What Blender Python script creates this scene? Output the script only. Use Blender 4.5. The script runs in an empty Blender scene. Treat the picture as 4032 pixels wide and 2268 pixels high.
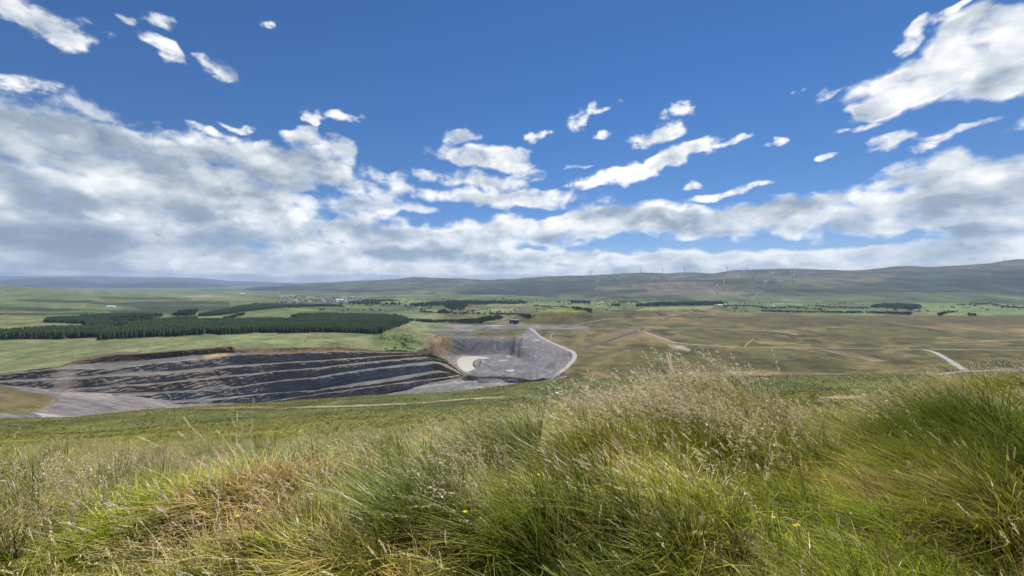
import bpy, math, random
import numpy as np
random.seed(7); rng = np.random.default_rng(11)
R = math.radians
sc = bpy.context.scene
col = sc.collection

# ---------------------------------------------------------------- camera
F, H, CX = 1568.0, 1110.0, 2016.0      # lens in photo pixels, true horizon row, centre column
cd = bpy.data.cameras.new('camera'); cam = bpy.data.objects.new('camera', cd); col.objects.link(cam)
cam.location = (0, 0, 0); cam.rotation_euler = (R(90), 0, 0)
cd.sensor_width = 36; cd.lens = 36 * F / 4032; cd.shift_y = -(1134 - H) / 4032 * 1.0
cd.clip_start = 0.05; cd.clip_end = 90000
sc.camera = cam

# ---------------------------------------------------------------- light
SUN_EL, SUN_AZ = 54.0, 22.0            # azimuth clockwise from the view direction (+Y)
sc.view_settings.view_transform = 'Standard'; sc.view_settings.look = 'None'
sc.view_settings.exposure = 0.45; sc.view_settings.gamma = 1.0; sc.view_settings.use_curve_mapping = False
try:
    sc.cycles.use_denoising = True; sc.cycles.use_adaptive_sampling = True; sc.cycles.adaptive_threshold = 0.02; sc.cycles.adaptive_min_samples = 8; sc.cycles.denoiser = 'OPENIMAGEDENOISE'
    sc.cycles.max_bounces = 5; sc.cycles.diffuse_bounces = 1; sc.cycles.glossy_bounces = 1
    sc.cycles.transmission_bounces = 3; sc.cycles.volume_bounces = 0; sc.cycles.transparent_max_bounces = 8
    sc.cycles.caustics_reflective = False; sc.cycles.caustics_refractive = False
except Exception: pass
sd = bpy.data.lights.new('sun', 'SUN'); sun = bpy.data.objects.new('sun', sd); col.objects.link(sun)
sd.energy = 4.8; sd.angle = R(0.5); sd.color = (1, .955, .88)
sun.rotation_euler = (R(90 - SUN_EL), 0, R(180 - SUN_AZ) )

class NG:
    """tiny helper for node trees"""
    def __init__(s, nt): s.nt = nt; s.n = nt.nodes; s.l = nt.links
    def new(s, t, **k):
        n = s.n.new(t)
        for a, v in k.items(): setattr(n, a, v)
        return n
    def link(s, a, b): s.l.new(a, b)
    def put(s, sock, v):
        if isinstance(v, bpy.types.NodeSocket): s.l.new(v, sock)
        else: sock.default_value = v
    def math(s, op, a, b=None, c=None, clamp=False):
        n = s.new('ShaderNodeMath', operation=op, use_clamp=clamp); s.put(n.inputs[0], a)
        if b is not None: s.put(n.inputs[1], b)
        if c is not None: s.put(n.inputs[2], c)
        return n.outputs[0]
    def vmath(s, op, a, b=None):
        n = s.new('ShaderNodeVectorMath', operation=op); s.put(n.inputs[0], a)
        if b is not None: s.put(n.inputs[1], b)
        return n.outputs['Value'] if op in ('LENGTH', 'DOT_PRODUCT') else n.outputs[0]
    def comb(s, x, y, z):
        n = s.new('ShaderNodeCombineXYZ'); s.put(n.inputs[0], x); s.put(n.inputs[1], y); s.put(n.inputs[2], z); return n.outputs[0]
    def sep(s, v):
        n = s.new('ShaderNodeSeparateXYZ'); s.put(n.inputs[0], v); return n.outputs
    def rng(s, v, a, b, c=0., d=1., smooth=True):
        n = s.new('ShaderNodeMapRange', interpolation_type='SMOOTHSTEP' if smooth else 'LINEAR')
        s.put(n.inputs[0], v); s.put(n.inputs[1], a); s.put(n.inputs[2], b); s.put(n.inputs[3], c); s.put(n.inputs[4], d); return n.outputs[0]
    def noise(s, v, scale, detail=4, rough=.5, dist=0., dim='3D'):
        n = s.new('ShaderNodeTexNoise', noise_dimensions=dim); s.put(n.inputs['Vector'], v); s.put(n.inputs['Scale'], scale)
        s.put(n.inputs['Detail'], detail); s.put(n.inputs['Roughness'], rough); s.put(n.inputs['Distortion'], dist); return n.outputs['Fac']
    def mix(s, f, a, b, mode='MIX'):
        n = s.new('ShaderNodeMix', data_type='RGBA', blend_type=mode); s.put(n.inputs[0], f)
        for i, v in ((6, a), (7, b)):
            s.put(n.inputs[i], v if isinstance(v, bpy.types.NodeSocket) else tuple(v) + (1,) * (4 - len(v)))
        return n.outputs[2]

# ---------------------------------------------------------------- world: daylight sky with cloud banks
w = bpy.data.worlds.new('World'); sc.world = w; w.use_nodes = True
g = NG(w.node_tree); g.n.clear()
sky = g.new('ShaderNodeTexSky', sky_type='NISHITA', sun_disc=False)
sky.sun_elevation = R(SUN_EL); sky.sun_rotation = R(SUN_AZ); sky.altitude = 500; sky.air_density = 1.0; sky.dust_density = .0; sky.ozone_density = 3.0
hs = g.new('ShaderNodeHueSaturation'); g.link(sky.outputs[0], hs.inputs['Color']); hs.inputs['Saturation'].default_value = 1.2; hs.inputs['Value'].default_value = 1.0
tc = g.new('ShaderNodeTexCoord'); dx, dy, dz = g.sep(tc.outputs['Generated'])
az = g.math('ARCTAN2', dx, dy)
t = g.math('DIVIDE', dz, g.math('SQRT', g.math('ADD', g.math('MULTIPLY', dx, dx), g.math('MULTIPLY', dy, dy))))
tp = g.math('ADD', g.math('MAXIMUM', t, -.02), .115)
wv = g.math('DIVIDE', 1., tp)
tq = g.math('ADD', g.math('MAXIMUM', t, -.02), .95)
q = g.comb(g.math('MULTIPLY', az, .85), g.math('MULTIPLY', g.math('LOGARITHM', tq, math.e), 1.55), 3.3)
pos = g.comb(az, t, 0.)
# ragged edges: warp the placement a little with noise
wn = g.new('ShaderNodeTexNoise', noise_dimensions='2D'); g.link(q, wn.inputs['Vector']); wn.inputs['Scale'].default_value = 9.5; wn.inputs['Detail'].default_value = 3
wsub = g.vmath('SUBTRACT', wn.outputs['Color'], (.5, .5, .5))
wsc = g.new('ShaderNodeVectorMath', operation='SCALE'); g.link(wsub, wsc.inputs[0]); g.link(g.math('MULTIPLY', tp, .20), wsc.inputs['Scale'])
posw = g.vmath('ADD', pos, g.vmath('MULTIPLY', wsc.outputs[0], (1.2, .7, 0)))
K = 4032 / 2576
def blob(cx, cy, rx, ry, amp, rot=0, vec=None, soft=1.0):
    px, py, rx, ry = cx * K, cy * K, rx * K, ry * K
    a = math.atan((px - CX) / F); tt = (H - py) / F * math.cos(a)
    m = g.new('ShaderNodeMapping', vector_type='TEXTURE')
    g.link(vec or posw, m.inputs[0])
    m.inputs['Location'].default_value = (a, tt, 0); m.inputs['Rotation'].default_value = (0, 0, R(rot))
    m.inputs['Scale'].default_value = (rx / F * math.cos(a) ** 2, ry / F * math.cos(a), 1)
    return g.rng(g.vmath('LENGTH', m.outputs[0]), 1.25, 1.25 - soft, 0., amp)
def total(lst, base, vec=None):
    acc = base
    for b in lst:
        v = vec or posw
        if not isinstance(acc, float):      # chained one after another, so the node stack stays small
            n_ = g.new('ShaderNodeVectorMath', operation='MULTIPLY_ADD'); g.link(acc, n_.inputs[0]); n_.inputs[1].default_value = (1e-6,) * 3; g.link(v, n_.inputs[2]); v = n_.outputs[0]
        acc = g.math('ADD', blob(*b, vec=v), acc)
    return acc
MAIN = [(120,350,340,90,.62),(-40,440,350,190,.8),(300,430,330,140,.75),(560,440,280,110,.7),(790,420,150,75,.75),(855,368,52,30,.6),(762,330,42,26,.6,30),(300,560,560,110,.9),
 (760,560,320,80,.7),(960,470,110,55,.45),(1000,520,160,18,.55),(640,375,120,40,.4),(-300,300,350,300,.7),(230,270,90,34,.4),
 (1150,330,66,26,.68),(1170,395,150,40,.8),(1280,385,60,22,.5),(1310,420,60,26,.7),(1220,455,190,22,.7),(1310,500,190,30,.85),(1150,490,160,18,.5),
 (850,600,130,45,.8),(1060,610,240,42,.95),(1330,580,220,45,1.),(1560,550,180,50,1.05),(1780,560,220,48,.95),(1950,550,170,50,.7),
 (1450,650,420,26,.62),(1850,650,430,24,.66),(2250,640,400,30,.8),(350,650,620,46,.85),(950,660,420,34,.75),(1200,640,300,20,.6),(1900,676,800,18,.75),(300,680,800,16,.4),(1300,680,500,14,.6),(-100,600,400,90,.5),
 (60,600,300,60,.7),(120,500,300,60,.4),(2200,285,90,30,.8,12),(2240,235,140,66,.95,14),(2370,175,230,82,1.2,26),(2520,100,220,115,1.2,28),(2520,215,140,50,1.,10),(2150,290,60,20,.55,0),
 (2330,425,140,42,.95),(2450,450,190,65,1.0),(2250,530,230,62,.9),(2520,540,260,90,1.0),(2600,420,150,45,.8),(2080,495,170,26,.55,8),(2100,580,200,30,.5),(2750,300,250,300,.5)]
WISP = [(110,70,160,42,.62,-32),(180,120,90,30,.5,-20),(60,30,80,40,.4),(370,60,34,22,.5),(450,70,60,26,.56,-8),(400,125,60,30,.5,-30),(540,170,62,30,.6,-20),(570,210,46,20,.5,-25),(60,215,120,30,.4),
 (870,282,60,16,.66,12),(785,288,32,24,.5,0),(580,312,60,9,.5),(470,318,80,14,.5),(180,60,80,50,.35),
 (1455,298,40,24,.62,35),(1500,285,50,10,.5,8),(1350,342,45,16,.62,20),(1505,337,40,12,.56,8),(1565,258,22,9,.5),(1720,275,56,26,.62,15),(1655,345,70,26,.66,15),
 (1520,450,150,22,.75,8),(1660,410,150,26,.85,18),(1700,395,80,26,.6,25),(1780,362,60,34,.62),(1850,352,60,14,.6,5),(1940,362,34,11,.5),(1450,420,44,7,.45),(1900,464,76,11,.6,6),(1790,492,90,10,.6,4),(1745,462,40,14,.35),
 (2090,240,60,11,.55,8),(2005,240,25,8,.45),(2220,362,84,20,.55,15),(2320,360,76,18,.5,10),(2435,325,76,12,.55,12),(2110,340,34,7,.45),(2180,328,50,12,.5,8),(2310,90,60,24,.66,45),(2380,50,90,22,.6,45),(2070,395,22,9,.4),(675,60,20,12,.35)]
DARK = [(2420,520,160,62,.9),(2330,470,110,46,.5),(2400,592,260,22,1.2),(2560,500,90,60,.5),(120,600,300,46,1.),(60,500,260,70,.5),(780,450,150,46,.5),(900,500,240,26,.7),(420,520,250,34,.6),(220,625,120,22,.6),(1000,640,220,20,.9),(1480,598,240,15,.8),(1800,592,150,16,.5),(2500,220,190,45,.6,15)]
f1 = g.noise(q, 7.0, 8, .60, .0, dim='2D')
f2 = g.noise(q, 24., 5, .66, .2, dim='2D')
qs = g.vmath('ADD', q, (.015, .05, 0))
f1s = g.noise(qs, 7.0, 5, .60, .0, dim='2D')
qv = g.vmath('ADD', q, g.vmath('MULTIPLY', wsub, (.08, .08, 0)))
vo = g.new('ShaderNodeTexVoronoi', feature='F1', voronoi_dimensions='2D'); g.link(qv, vo.inputs['Vector']); vo.inputs['Scale'].default_value = 19.; vo.inputs['Detail'].default_value = 1.0
puff = g.math('SUBTRACT', .42, vo.outputs['Distance'])
M = total(MAIN, 0.)
Mw = g.math('SUBTRACT', total(WISP, g.math('MULTIPLY', M, 1e-5)), 0.)
side = g.rng(g.math('ABSOLUTE', az), .95, 1.5, 0., .32)                         # scattered cloud goes on outside the frame
side = g.math('MULTIPLY', side, g.rng(t, 1.2, .2, .5, 1.))
Mm = g.math('ADD', g.math('MINIMUM', g.math('MULTIPLY', M, 1.28), 1.2), g.math('ADD', side, g.rng(t, .085, .0, 0., .30)))
nz = g.math('SUBTRACT', f1, .5); nz2 = g.math('SUBTRACT', f2, .5)
dm = g.math('ADD', Mm, g.math('ADD', g.math('MULTIPLY', nz, 1.45), g.math('ADD', g.math('MULTIPLY', nz2, g.rng(t, .03, .22, 1.7, 1.15)), g.math('MULTIPLY', puff, .6))))
cm = g.math('MULTIPLY', g.rng(dm, .06, .95), g.rng(Mm, .02, .22))
dw = g.math('ADD', g.math('MULTIPLY', Mw, 1.25), g.math('ADD', g.math('MULTIPLY', nz, 1.0), g.math('MULTIPLY', nz2, 2.5)))
cw = g.math('MULTIPLY', g.rng(dw, .08, 1.0), .97)
cw = g.math('MULTIPLY', cw, g.rng(Mw, .02, .25))
cover = g.math('SUBTRACT', 1., g.math('MULTIPLY', g.math('SUBTRACT', 1., cm), g.math('SUBTRACT', 1., cw)))
emb = g.math('SUBTRACT', f1, f1s)                                                # >0: thick here, thin towards the sun -> bright rim
Dk = total(DARK, g.math('MULTIPLY', Mw, 1e-5))
thick = g.rng(dm, .5, 1.5)
lum = g.math('ADD', .97, g.math('MULTIPLY', emb, 1.5))
lum = g.math('ADD', lum, g.math('MULTIPLY', nz2, .35))
lum = g.math('ADD', lum, g.math('MULTIPLY', puff, .38))
lum = g.math('SUBTRACT', lum, g.math('MULTIPLY', thick, .30)); lum = g.math('ADD', lum, g.math('MULTIPLY', g.rng(dm, .75, .2), .16))
lum = g.math('SUBTRACT', lum, g.math('MULTIPLY', Dk, g.math('MULTIPLY', .40, g.rng(dm, .4, .95))))
left = g.rng(az, -.1, -.75, 0., .13)
lum = g.math('ADD', lum, g.rng(t, .14, .02, 0., .10)); lum = g.math('SUBTRACT', lum, left, clamp=True)
cr = g.new('ShaderNodeValToRGB'); g.link(lum, cr.inputs[0])
e = cr.color_ramp.elements; e[0].position = 0.10; e[0].color = (.20, .245, .31, 1); e[1].position = .97; e[1].color = (.78, .785, .79, 1)
x = e.new(.42); x.color = (.27, .33, .40, 1)
x = e.new(.70); x.color = (.50, .545, .59, 1)
skm = g.new('ShaderNodeVectorMath', operation='SCALE'); g.link(hs.outputs[0], skm.inputs[0]); g.link(g.rng(t, .0, .45, .58, .68), skm.inputs['Scale'])
tint = g.mix(g.rng(t, .0, .30), (.68, .78, 1.12), (.68, .80, .97))
skyt = g.mix(1., skm.outputs[0], tint, 'MULTIPLY')
# clouds in the units of the sky texture (background strength 0.1); low ones fade into the pale air
cl = g.new('ShaderNodeVectorMath', operation='SCALE'); g.link(cr.outputs[0], cl.inputs[0]); cl.inputs['Scale'].default_value = 10.0
low = g.rng(t, .0, .16, .35, 1.)
final = g.mix(g.math('MULTIPLY', cover, g.math('MAXIMUM', low, .88)), skyt, cl.outputs[0])
bg = g.new('ShaderNodeBackground'); g.link(final, bg.inputs[0]); bg.inputs[1].default_value = 0.10
wo = g.new('ShaderNodeOutputWorld'); g.link(bg.outputs[0], wo.inputs[0])
w.cycles.sampling_method = 'MANUAL'; w.cycles.sample_map_resolution = 512

# ---------------------------------------------------------------- numpy helpers
def hash2(ix, iy, seed):
    n = (ix.astype(np.int64) * 374761393 + iy.astype(np.int64) * 668265263 + seed * 974711) & 0xffffffff
    n = ((n ^ (n >> 13)) * 1274126177) & 0xffffffff
    return ((n ^ (n >> 16)) & 0xffff) / 65535.0
def vnoise(x, y, seed=0):
    ix = np.floor(x); iy = np.floor(y); fx = x - ix; fy = y - iy
    fx = fx * fx * (3 - 2 * fx); fy = fy * fy * (3 - 2 * fy)
    a = hash2(ix, iy, seed); b = hash2(ix + 1, iy, seed); c = hash2(ix, iy + 1, seed); d = hash2(ix + 1, iy + 1, seed)
    return (a * (1 - fx) + b * fx) * (1 - fy) + (c * (1 - fx) + d * fx) * fy
def fbm(x, y, seed=0, o=4, g_=.5):
    s = 0; a = 1; t_ = 0
    for i in range(o):
        s = s + a * vnoise(x * 2 ** i + 17.3 * i, y * 2 ** i - 9.1 * i, seed + i); t_ += a; a *= g_
    return s / t_ - .5
def sstep(a, b, x):
    t_ = np.clip((x - a) / (b - a), 0, 1); return t_ * t_ * (3 - 2 * t_)
def T(s): return np.array([[float(a) for a in p.split(',')] for p in s.split()]).T
def inside(px, py, poly):
    p = np.asarray(poly, float); res = np.zeros(px.shape, bool)
    for i in range(len(p)):
        x1, y1 = p[i - 1]; x2, y2 = p[i]
        if y1 == y2: continue
        c = ((y1 > py) != (y2 > py)) & (px < (x2 - x1) * (py - y1) / (y2 - y1) + x1); res ^= c
    return res
def dline(px, py, pts, ys=1.0):
    d = np.full(px.shape, 1e9); p = np.asarray(pts, float)
    for i in range(len(p) - 1):
        x1, y1 = p[i]; x2, y2 = p[i + 1]; vx, vy = x2 - x1, (y2 - y1) * ys
        wx, wy = px - x1, (py - y1) * ys; tt = np.clip((wx * vx + wy * vy) / (vx * vx + vy * vy + 1e-9), 0, 1)
        d = np.minimum(d, np.hypot(wx - tt * vx, wy - tt * vy))
    return d
def dpoly(px, py, poly, ys=1.0):
    d = dline(px, py, list(poly) + [poly[0]], ys); return np.where(inside(px, py, poly), d, -d)
def mixc(c, m, new):
    m = np.clip(m, 0, 1)[..., None]; return c * (1 - m) + np.asarray(new) * m
def pchip_rows(Dk, Zk, Dr):
    """Dk,Zk: (K,N) knots per column, Dr: (Rr,N) -> Z (Rr,N), monotone cubic"""
    Kn, N = Dk.shape; h = np.diff(Dk, axis=0); dl = np.diff(Zk, axis=0) / h; m = np.zeros_like(Zk)
    w1 = 2 * h[1:] + h[:-1]; w2 = h[1:] + 2 * h[:-1]; same = dl[1:] * dl[:-1] > 0
    with np.errstate(all='ignore'):
        mm = (w1 + w2) / (w1 / dl[:-1] + w2 / dl[1:])
    m[1:-1] = np.where(same, mm, 0); m[0] = dl[0]; m[-1] = dl[-1]
    out = np.zeros_like(Dr); cols = np.arange(N)
    for r in range(Dr.shape[0]):
        k = np.clip((Dk < Dr[r]).sum(0) - 1, 0, Kn - 2); hh = h[k, cols]; s = (Dr[r] - Dk[k, cols]) / hh
        y0, y1, m0, m1 = Zk[k, cols], Zk[k + 1, cols], m[k, cols] * hh, m[k + 1, cols] * hh
        out[r] = (2*s**3-3*s*s+1)*y0 + (s**3-2*s*s+s)*m0 + (-2*s**3+3*s*s)*y1 + (s**3-s*s)*m1
    return out

# ---------------------------------------------------------------- object helpers
def tag(o, label=None, cat=None, group=None, kind=None):
    if label: o['label'] = label
    if cat: o['category'] = cat
    if group: o['group'] = group
    if kind: o['kind'] = kind
    return o
def empty(name, loc=(0, 0, 0), rz=0, parent=None):
    o = bpy.data.objects.new(name, None); o.location = loc; o.rotation_euler = (0, 0, rz); o.empty_display_size = .1
    col.objects.link(o); o.parent = parent; return o
def mesh_np(name, V, Fc, mat=None, parent=None, color=None, smooth=True, link=True, uvcol=None):
    V = np.ascontiguousarray(V, np.float32).reshape(-1, 3); Fc = np.ascontiguousarray(Fc, np.int32); k = Fc.shape[1]
    me = bpy.data.meshes.new(name); me.vertices.add(len(V)); me.vertices.foreach_set('co', V.ravel())
    me.loops.add(Fc.size); me.loops.foreach_set('vertex_index', Fc.ravel())
    me.polygons.add(len(Fc)); me.polygons.foreach_set('loop_start', np.arange(0, Fc.size, k, dtype=np.int32))
    if smooth: me.polygons.foreach_set('use_smooth', np.ones(len(Fc), bool))
    if color is not None:
        a = me.color_attributes.new('tone', 'FLOAT_COLOR', 'POINT'); c = np.ones((len(V), 4), np.float32); c[:, :color.shape[-1]] = color.reshape(-1, color.shape[-1]); a.data.foreach_set('color', c.ravel())
    me.update(calc_edges=True)
    if mat: me.materials.append(mat)
    o = bpy.data.objects.new(name, me); o.parent = parent
    if link: col.objects.link(o)
    return o
class MB:
    """collects simple shapes into one mesh"""
    def __init__(s): s.v = []; s.f = []
    def add(s, v, f):
        n = len(s.v); s.v += [tuple(p) for p in v]; s.f += [tuple(i + n for i in q_) for q_ in f]; return s
    def box(s, c, d, rz=0):
        x, y, z = d[0] / 2, d[1] / 2, d[2] / 2; cs, sn = math.cos(rz), math.sin(rz)
        p = [(a * x, b * y, e_ * z) for e_ in (-1, 1) for b in (-1, 1) for a in (-1, 1)]
        p = [(c[0] + a * cs - b * sn, c[1] + a * sn + b * cs, c[2] + e_) for a, b, e_ in p]
        return s.add(p, [(0,2,3,1),(4,5,7,6),(0,1,5,4),(2,6,7,3),(0,4,6,2),(1,3,7,5)])
    def tube(s, pts, rad, n=6, cap=True):
        import mathutils
        rings = []
        for i, p in enumerate(pts):
            p = mathutils.Vector(p); a = mathutils.Vector(pts[max(0, i - 1)]); b = mathutils.Vector(pts[min(len(pts) - 1, i + 1)])
            d = (b - a).normalized(); u = d.orthogonal().normalized(); v = d.cross(u)
            r = rad[i] if hasattr(rad, '__len__') else rad
            rings.append([p + u * math.cos(2 * math.pi * k / n) * r + v * math.sin(2 * math.pi * k / n) * r for k in range(n)])
        vs = [q_ for r_ in rings for q_ in r_]; fs = []
        for i in range(len(rings) - 1):
            for k in range(n): fs.append((i*n+k, i*n+(k+1) % n, (i+1)*n+(k+1) % n, (i+1)*n+k))
        if cap: fs.append(tuple(range(n))[::-1]); fs.append(tuple(range((len(rings)-1)*n, len(rings)*n)))
        return s.add(vs, fs)
    def build(s, name, mat, parent=None, smooth=False, link=True):
        me = bpy.data.meshes.new(name); me.from_pydata(s.v, [], s.f)
        if smooth: me.polygons.foreach_set('use_smooth', [True] * len(me.polygons))
        me.materials.append(mat); o = bpy.data.objects.new(name, me); o.parent = parent
        if link: col.objects.link(o)
        return o
def copy_tree(o, parent=None):
    c = o.copy(); col.objects.link(c); c.parent = parent
    for ch in kids.get(o.name, []): copy_tree(ch, c)
    return c
kids = {}
def learn(o):
    kids[o.name] = list(o.children)
    for c in o.children: learn(c)

# ---------------------------------------------------------------- materials
def ground_mat(name, grains, bump=None, rough=.95, sheen=0):
    """albedo zones ('tone' attribute) broken up by procedural grain at several sizes; grains: (scale, stretch, amount, detail)"""
    m = bpy.data.materials.new(name); m.use_nodes = True; n = NG(m.node_tree); b = n.n['Principled BSDF']
    at = n.new('ShaderNodeAttribute', attribute_name='tone'); tc_ = n.new('ShaderNodeTexCoord')
    c = at.outputs['Color']
    fac = None
    for (scale, st, amt, det) in grains:
        mp = n.new('ShaderNodeMapping'); n.link(tc_.outputs['Object'], mp.inputs[0]); mp.inputs['Scale'].default_value = st
        f = n.noise(mp.outputs[0], scale, det, .6)
        f = n.rng(f, .3, .7, 1 - amt, 1 + amt, smooth=False)
        fac = f if fac is None else n.math('MULTIPLY', fac, f)
    sc_ = n.new('ShaderNodeVectorMath', operation='SCALE'); n.link(c, sc_.inputs[0]); n.link(fac, sc_.inputs['Scale'])
    n.link(sc_.outputs[0], b.inputs['Base Color']); b.inputs['Roughness'].default_value = rough; b.inputs['Specular IOR Level'].default_value = .15
    if bump:
        f = n.noise(tc_.outputs['Object'], bump[0], 5, .65); bp = n.new('ShaderNodeBump'); bp.inputs['Strength'].default_value = bump[2]; bp.inputs['Distance'].default_value = bump[1]
        n.link(f, bp.inputs['Height']); n.link(bp.outputs[0], b.inputs['Normal'])
    return m
def plain(name, c, rough=.8, metal=0., var=.15, scale=3., spec=.3):
    m = bpy.data.materials.new(name); m.use_nodes = True; n = NG(m.node_tree); b = n.n['Principled BSDF']
    tc_ = n.new('ShaderNodeTexCoord'); f = n.noise(tc_.outputs['Object'], scale, 4, .6)
    f = n.rng(f, .3, .7, 1 - var, 1 + var, smooth=False)
    s_ = n.new('ShaderNodeVectorMath', operation='SCALE'); s_.inputs[0].default_value = c; n.link(f, s_.inputs['Scale'])
    n.link(s_.outputs[0], b.inputs['Base Color']); b.inputs['Roughness'].default_value = rough; b.inputs['Metallic'].default_value = metal; b.inputs['Specular IOR Level'].default_value = spec
    return m
def leaf_mat(name, trans=.35, rough=.55, tinted=True, gloss=.04, jitter=.0):
    m = bpy.data.materials.new(name); m.use_nodes = True; n = NG(m.node_tree); n.n.clear()
    at = n.new('ShaderNodeAttribute', attribute_name='tone'); c = at.outputs['Color']
    if tinted:
        ti = n.new('ShaderNodeAttribute', attribute_name='tint', attribute_type='INSTANCER'); c = n.mix(1., c, ti.outputs['Color'], 'MULTIPLY')
    if jitter:
        oi = n.new('ShaderNodeObjectInfo'); v = n.rng(oi.outputs['Random'], 0, 1, 1 - jitter, 1 + jitter, smooth=False)
        s_ = n.new('ShaderNodeVectorMath', operation='SCALE'); n.put(s_.inputs[0], c); n.link(v, s_.inputs['Scale']); c = s_.outputs[0]
    d = n.new('ShaderNodeBsdfDiffuse'); n.link(c, d.inputs[0]); tr = n.new('ShaderNodeBsdfTranslucent'); n.link(c, tr.inputs[0])
    a = n.new('ShaderNodeMixShader'); a.inputs[0].default_value = trans; n.link(d.outputs[0], a.inputs[1]); n.link(tr.outputs[0], a.inputs[2])
    gl = n.new('ShaderNodeBsdfGlossy'); gl.inputs['Roughness'].default_value = rough; gl.inputs[0].default_value = (1, 1, 1, 1)
    a2 = n.new('ShaderNodeMixShader'); a2.inputs[0].default_value = gloss; n.link(a.outputs[0], a2.inputs[1]); n.link(gl.outputs[0], a2.inputs[2])
    o = n.new('ShaderNodeOutputMaterial'); n.link(a2.outputs[0], o.inputs[0]); return m
MAT_BASE = ground_mat('moor_and_pasture', [(.5, (.25, .25, .25), .22, 5), (.5, (.02, .045, .02), .18, 4), (2., (.004, .010, .01), .12, 4)], bump=(.35, 2.0, .5))
MAT_HILL = ground_mat('distant_hill_ground', [(1., (.012, .02, .02), .20, 5), (1., (.0025, .005, .005), .15, 4)])
MAT_NEAR = ground_mat('slope_turf', [(1., (4, 4, 4), .25, 4), (1., (.8, 1.2, .8), .25, 5), (1., (.05, .12, .05), .15, 4)], bump=(2.5, .25, .8))
MAT_ROCK = ground_mat('bench_rock', [(1., (.5, .5, 1.6), .4, 5), (1., (.08, .08, .6), .3, 4), (1., (.02, .02, .05), .2, 3)], bump=(.6, 1.0, .8))
MAT_TREE = leaf_mat('conifer_needles', .12, .7, False, .01, .25)
MAT_LEAF = leaf_mat('tree_leaves', .25, .6, False, .02, .25)
MAT_BARK = plain('bark', (.07, .05, .035))
MAT_GRASS = leaf_mat('grass_blades', .36, .35, True, .022)
MAT_GRASS_OWN = leaf_mat('rush_blades', .33, .35, False, .03)
MAT_WHITE = plain('white_paint', (.8, .8, .78), .5, 0, .05)
MAT_TURB = plain('turbine_paint', (.86, .87, .88), .4, 0, .04)
MAT_DARK = plain('dark_cladding', (.035, .037, .042), .6, 0, .2, .6)
MAT_ROOF = plain('grey_sheet_roof', (.16, .17, .18), .5, 0, .15)
MAT_SLATE = plain('slate', (.12, .12, .13), .7, 0, .2)
MAT_HARL = plain('pale_harling', (.5, .47, .42), .9, 0, .15)
MAT_ORANGE = plain('orange_paint', (.62, .17, .04), .45, 0, .1)
MAT_GLASS = plain('dark_glass', (.03, .04, .05), .1, 0, .05, 3, .6)
MAT_TYRE = plain('tyre_rubber', (.02, .02, .02), .9)
MAT_STEEL = plain('worn_steel', (.12, .11, .1), .5, .4)

# ================================================================ TERRAIN
class Sheet:
    """a land surface: columns radiate from the viewpoint, rows run away from it; X,Y,Z in metres"""
    def __init__(s, cols, D, Z): s.cols = cols; s.D = D; s.Z = Z; s.X = (cols[None] - CX) / F * D; s.PX = np.broadcast_to(cols[None], D.shape); s.upd()
    def upd(s): s.PY = H - s.Z * F / s.D
    def faces(s, flip=False):
        r, c = s.D.shape; i = np.arange((r - 1) * c).reshape(r - 1, c)[:, :-1].ravel()
        return np.stack([i, i + 1, i + c + 1, i + c], 1)
    def verts(s): return np.stack([s.X, s.D, s.Z], -1).reshape(-1, 3)
    def column(s, px):
        f_ = np.interp(px, s.cols, np.arange(len(s.cols))); i = min(int(f_), len(s.cols) - 2); a = f_ - i
        return s.D[:, i] * (1 - a) + s.D[:, i + 1] * a, s.Z[:, i] * (1 - a) + s.Z[:, i + 1] * a
    def locate(s, px, py):
        """first place seen from the viewpoint in this direction"""
        D, Z = s.column(px); y = H - Z * F / D
        idx = np.where(y <= py)[0]
        idx = idx[idx > 0]
        if len(idx) == 0: k = int(np.argmin(y)); return (px - CX) / F * D[k], D[k], Z[k]
        k = idx[0]; a = (y[k - 1] - py) / (y[k - 1] - y[k] + 1e-9); a = min(max(a, 0), 1)
        d = D[k - 1] * (1 - a) + D[k] * a; z = Z[k - 1] * (1 - a) + Z[k] * a
        return (px - CX) / F * d, d, z
    def zat(s, X, Y):
        X = np.atleast_1d(X).astype(float); Y = np.atleast_1d(Y).astype(float); out = np.zeros(len(X))
        fc = np.interp(X / Y * F + CX, s.cols, np.arange(len(s.cols))); i = np.minimum(fc.astype(int), len(s.cols) - 2); a = fc - i
        for s0 in range(0, len(X), 4000):
            sl = slice(s0, s0 + 4000); ii = i[sl]; aa = a[sl]; res = 0
            for c_, w_ in ((ii, 1 - aa), (ii + 1, aa)):
                Dc = s.D[:, c_]; k = np.clip((Dc < Y[sl][None]).sum(0), 1, Dc.shape[0] - 1); n_ = np.arange(len(c_))
                d0 = Dc[k - 1, n_]; d1 = Dc[k, n_]; f_ = np.clip((Y[sl] - d0) / (d1 - d0 + 1e-9), 0, 1)
                res = res + w_ * (s.Z[k - 1, c_] * (1 - f_) + s.Z[k, c_] * f_)
            out[sl] = res
        return out
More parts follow.
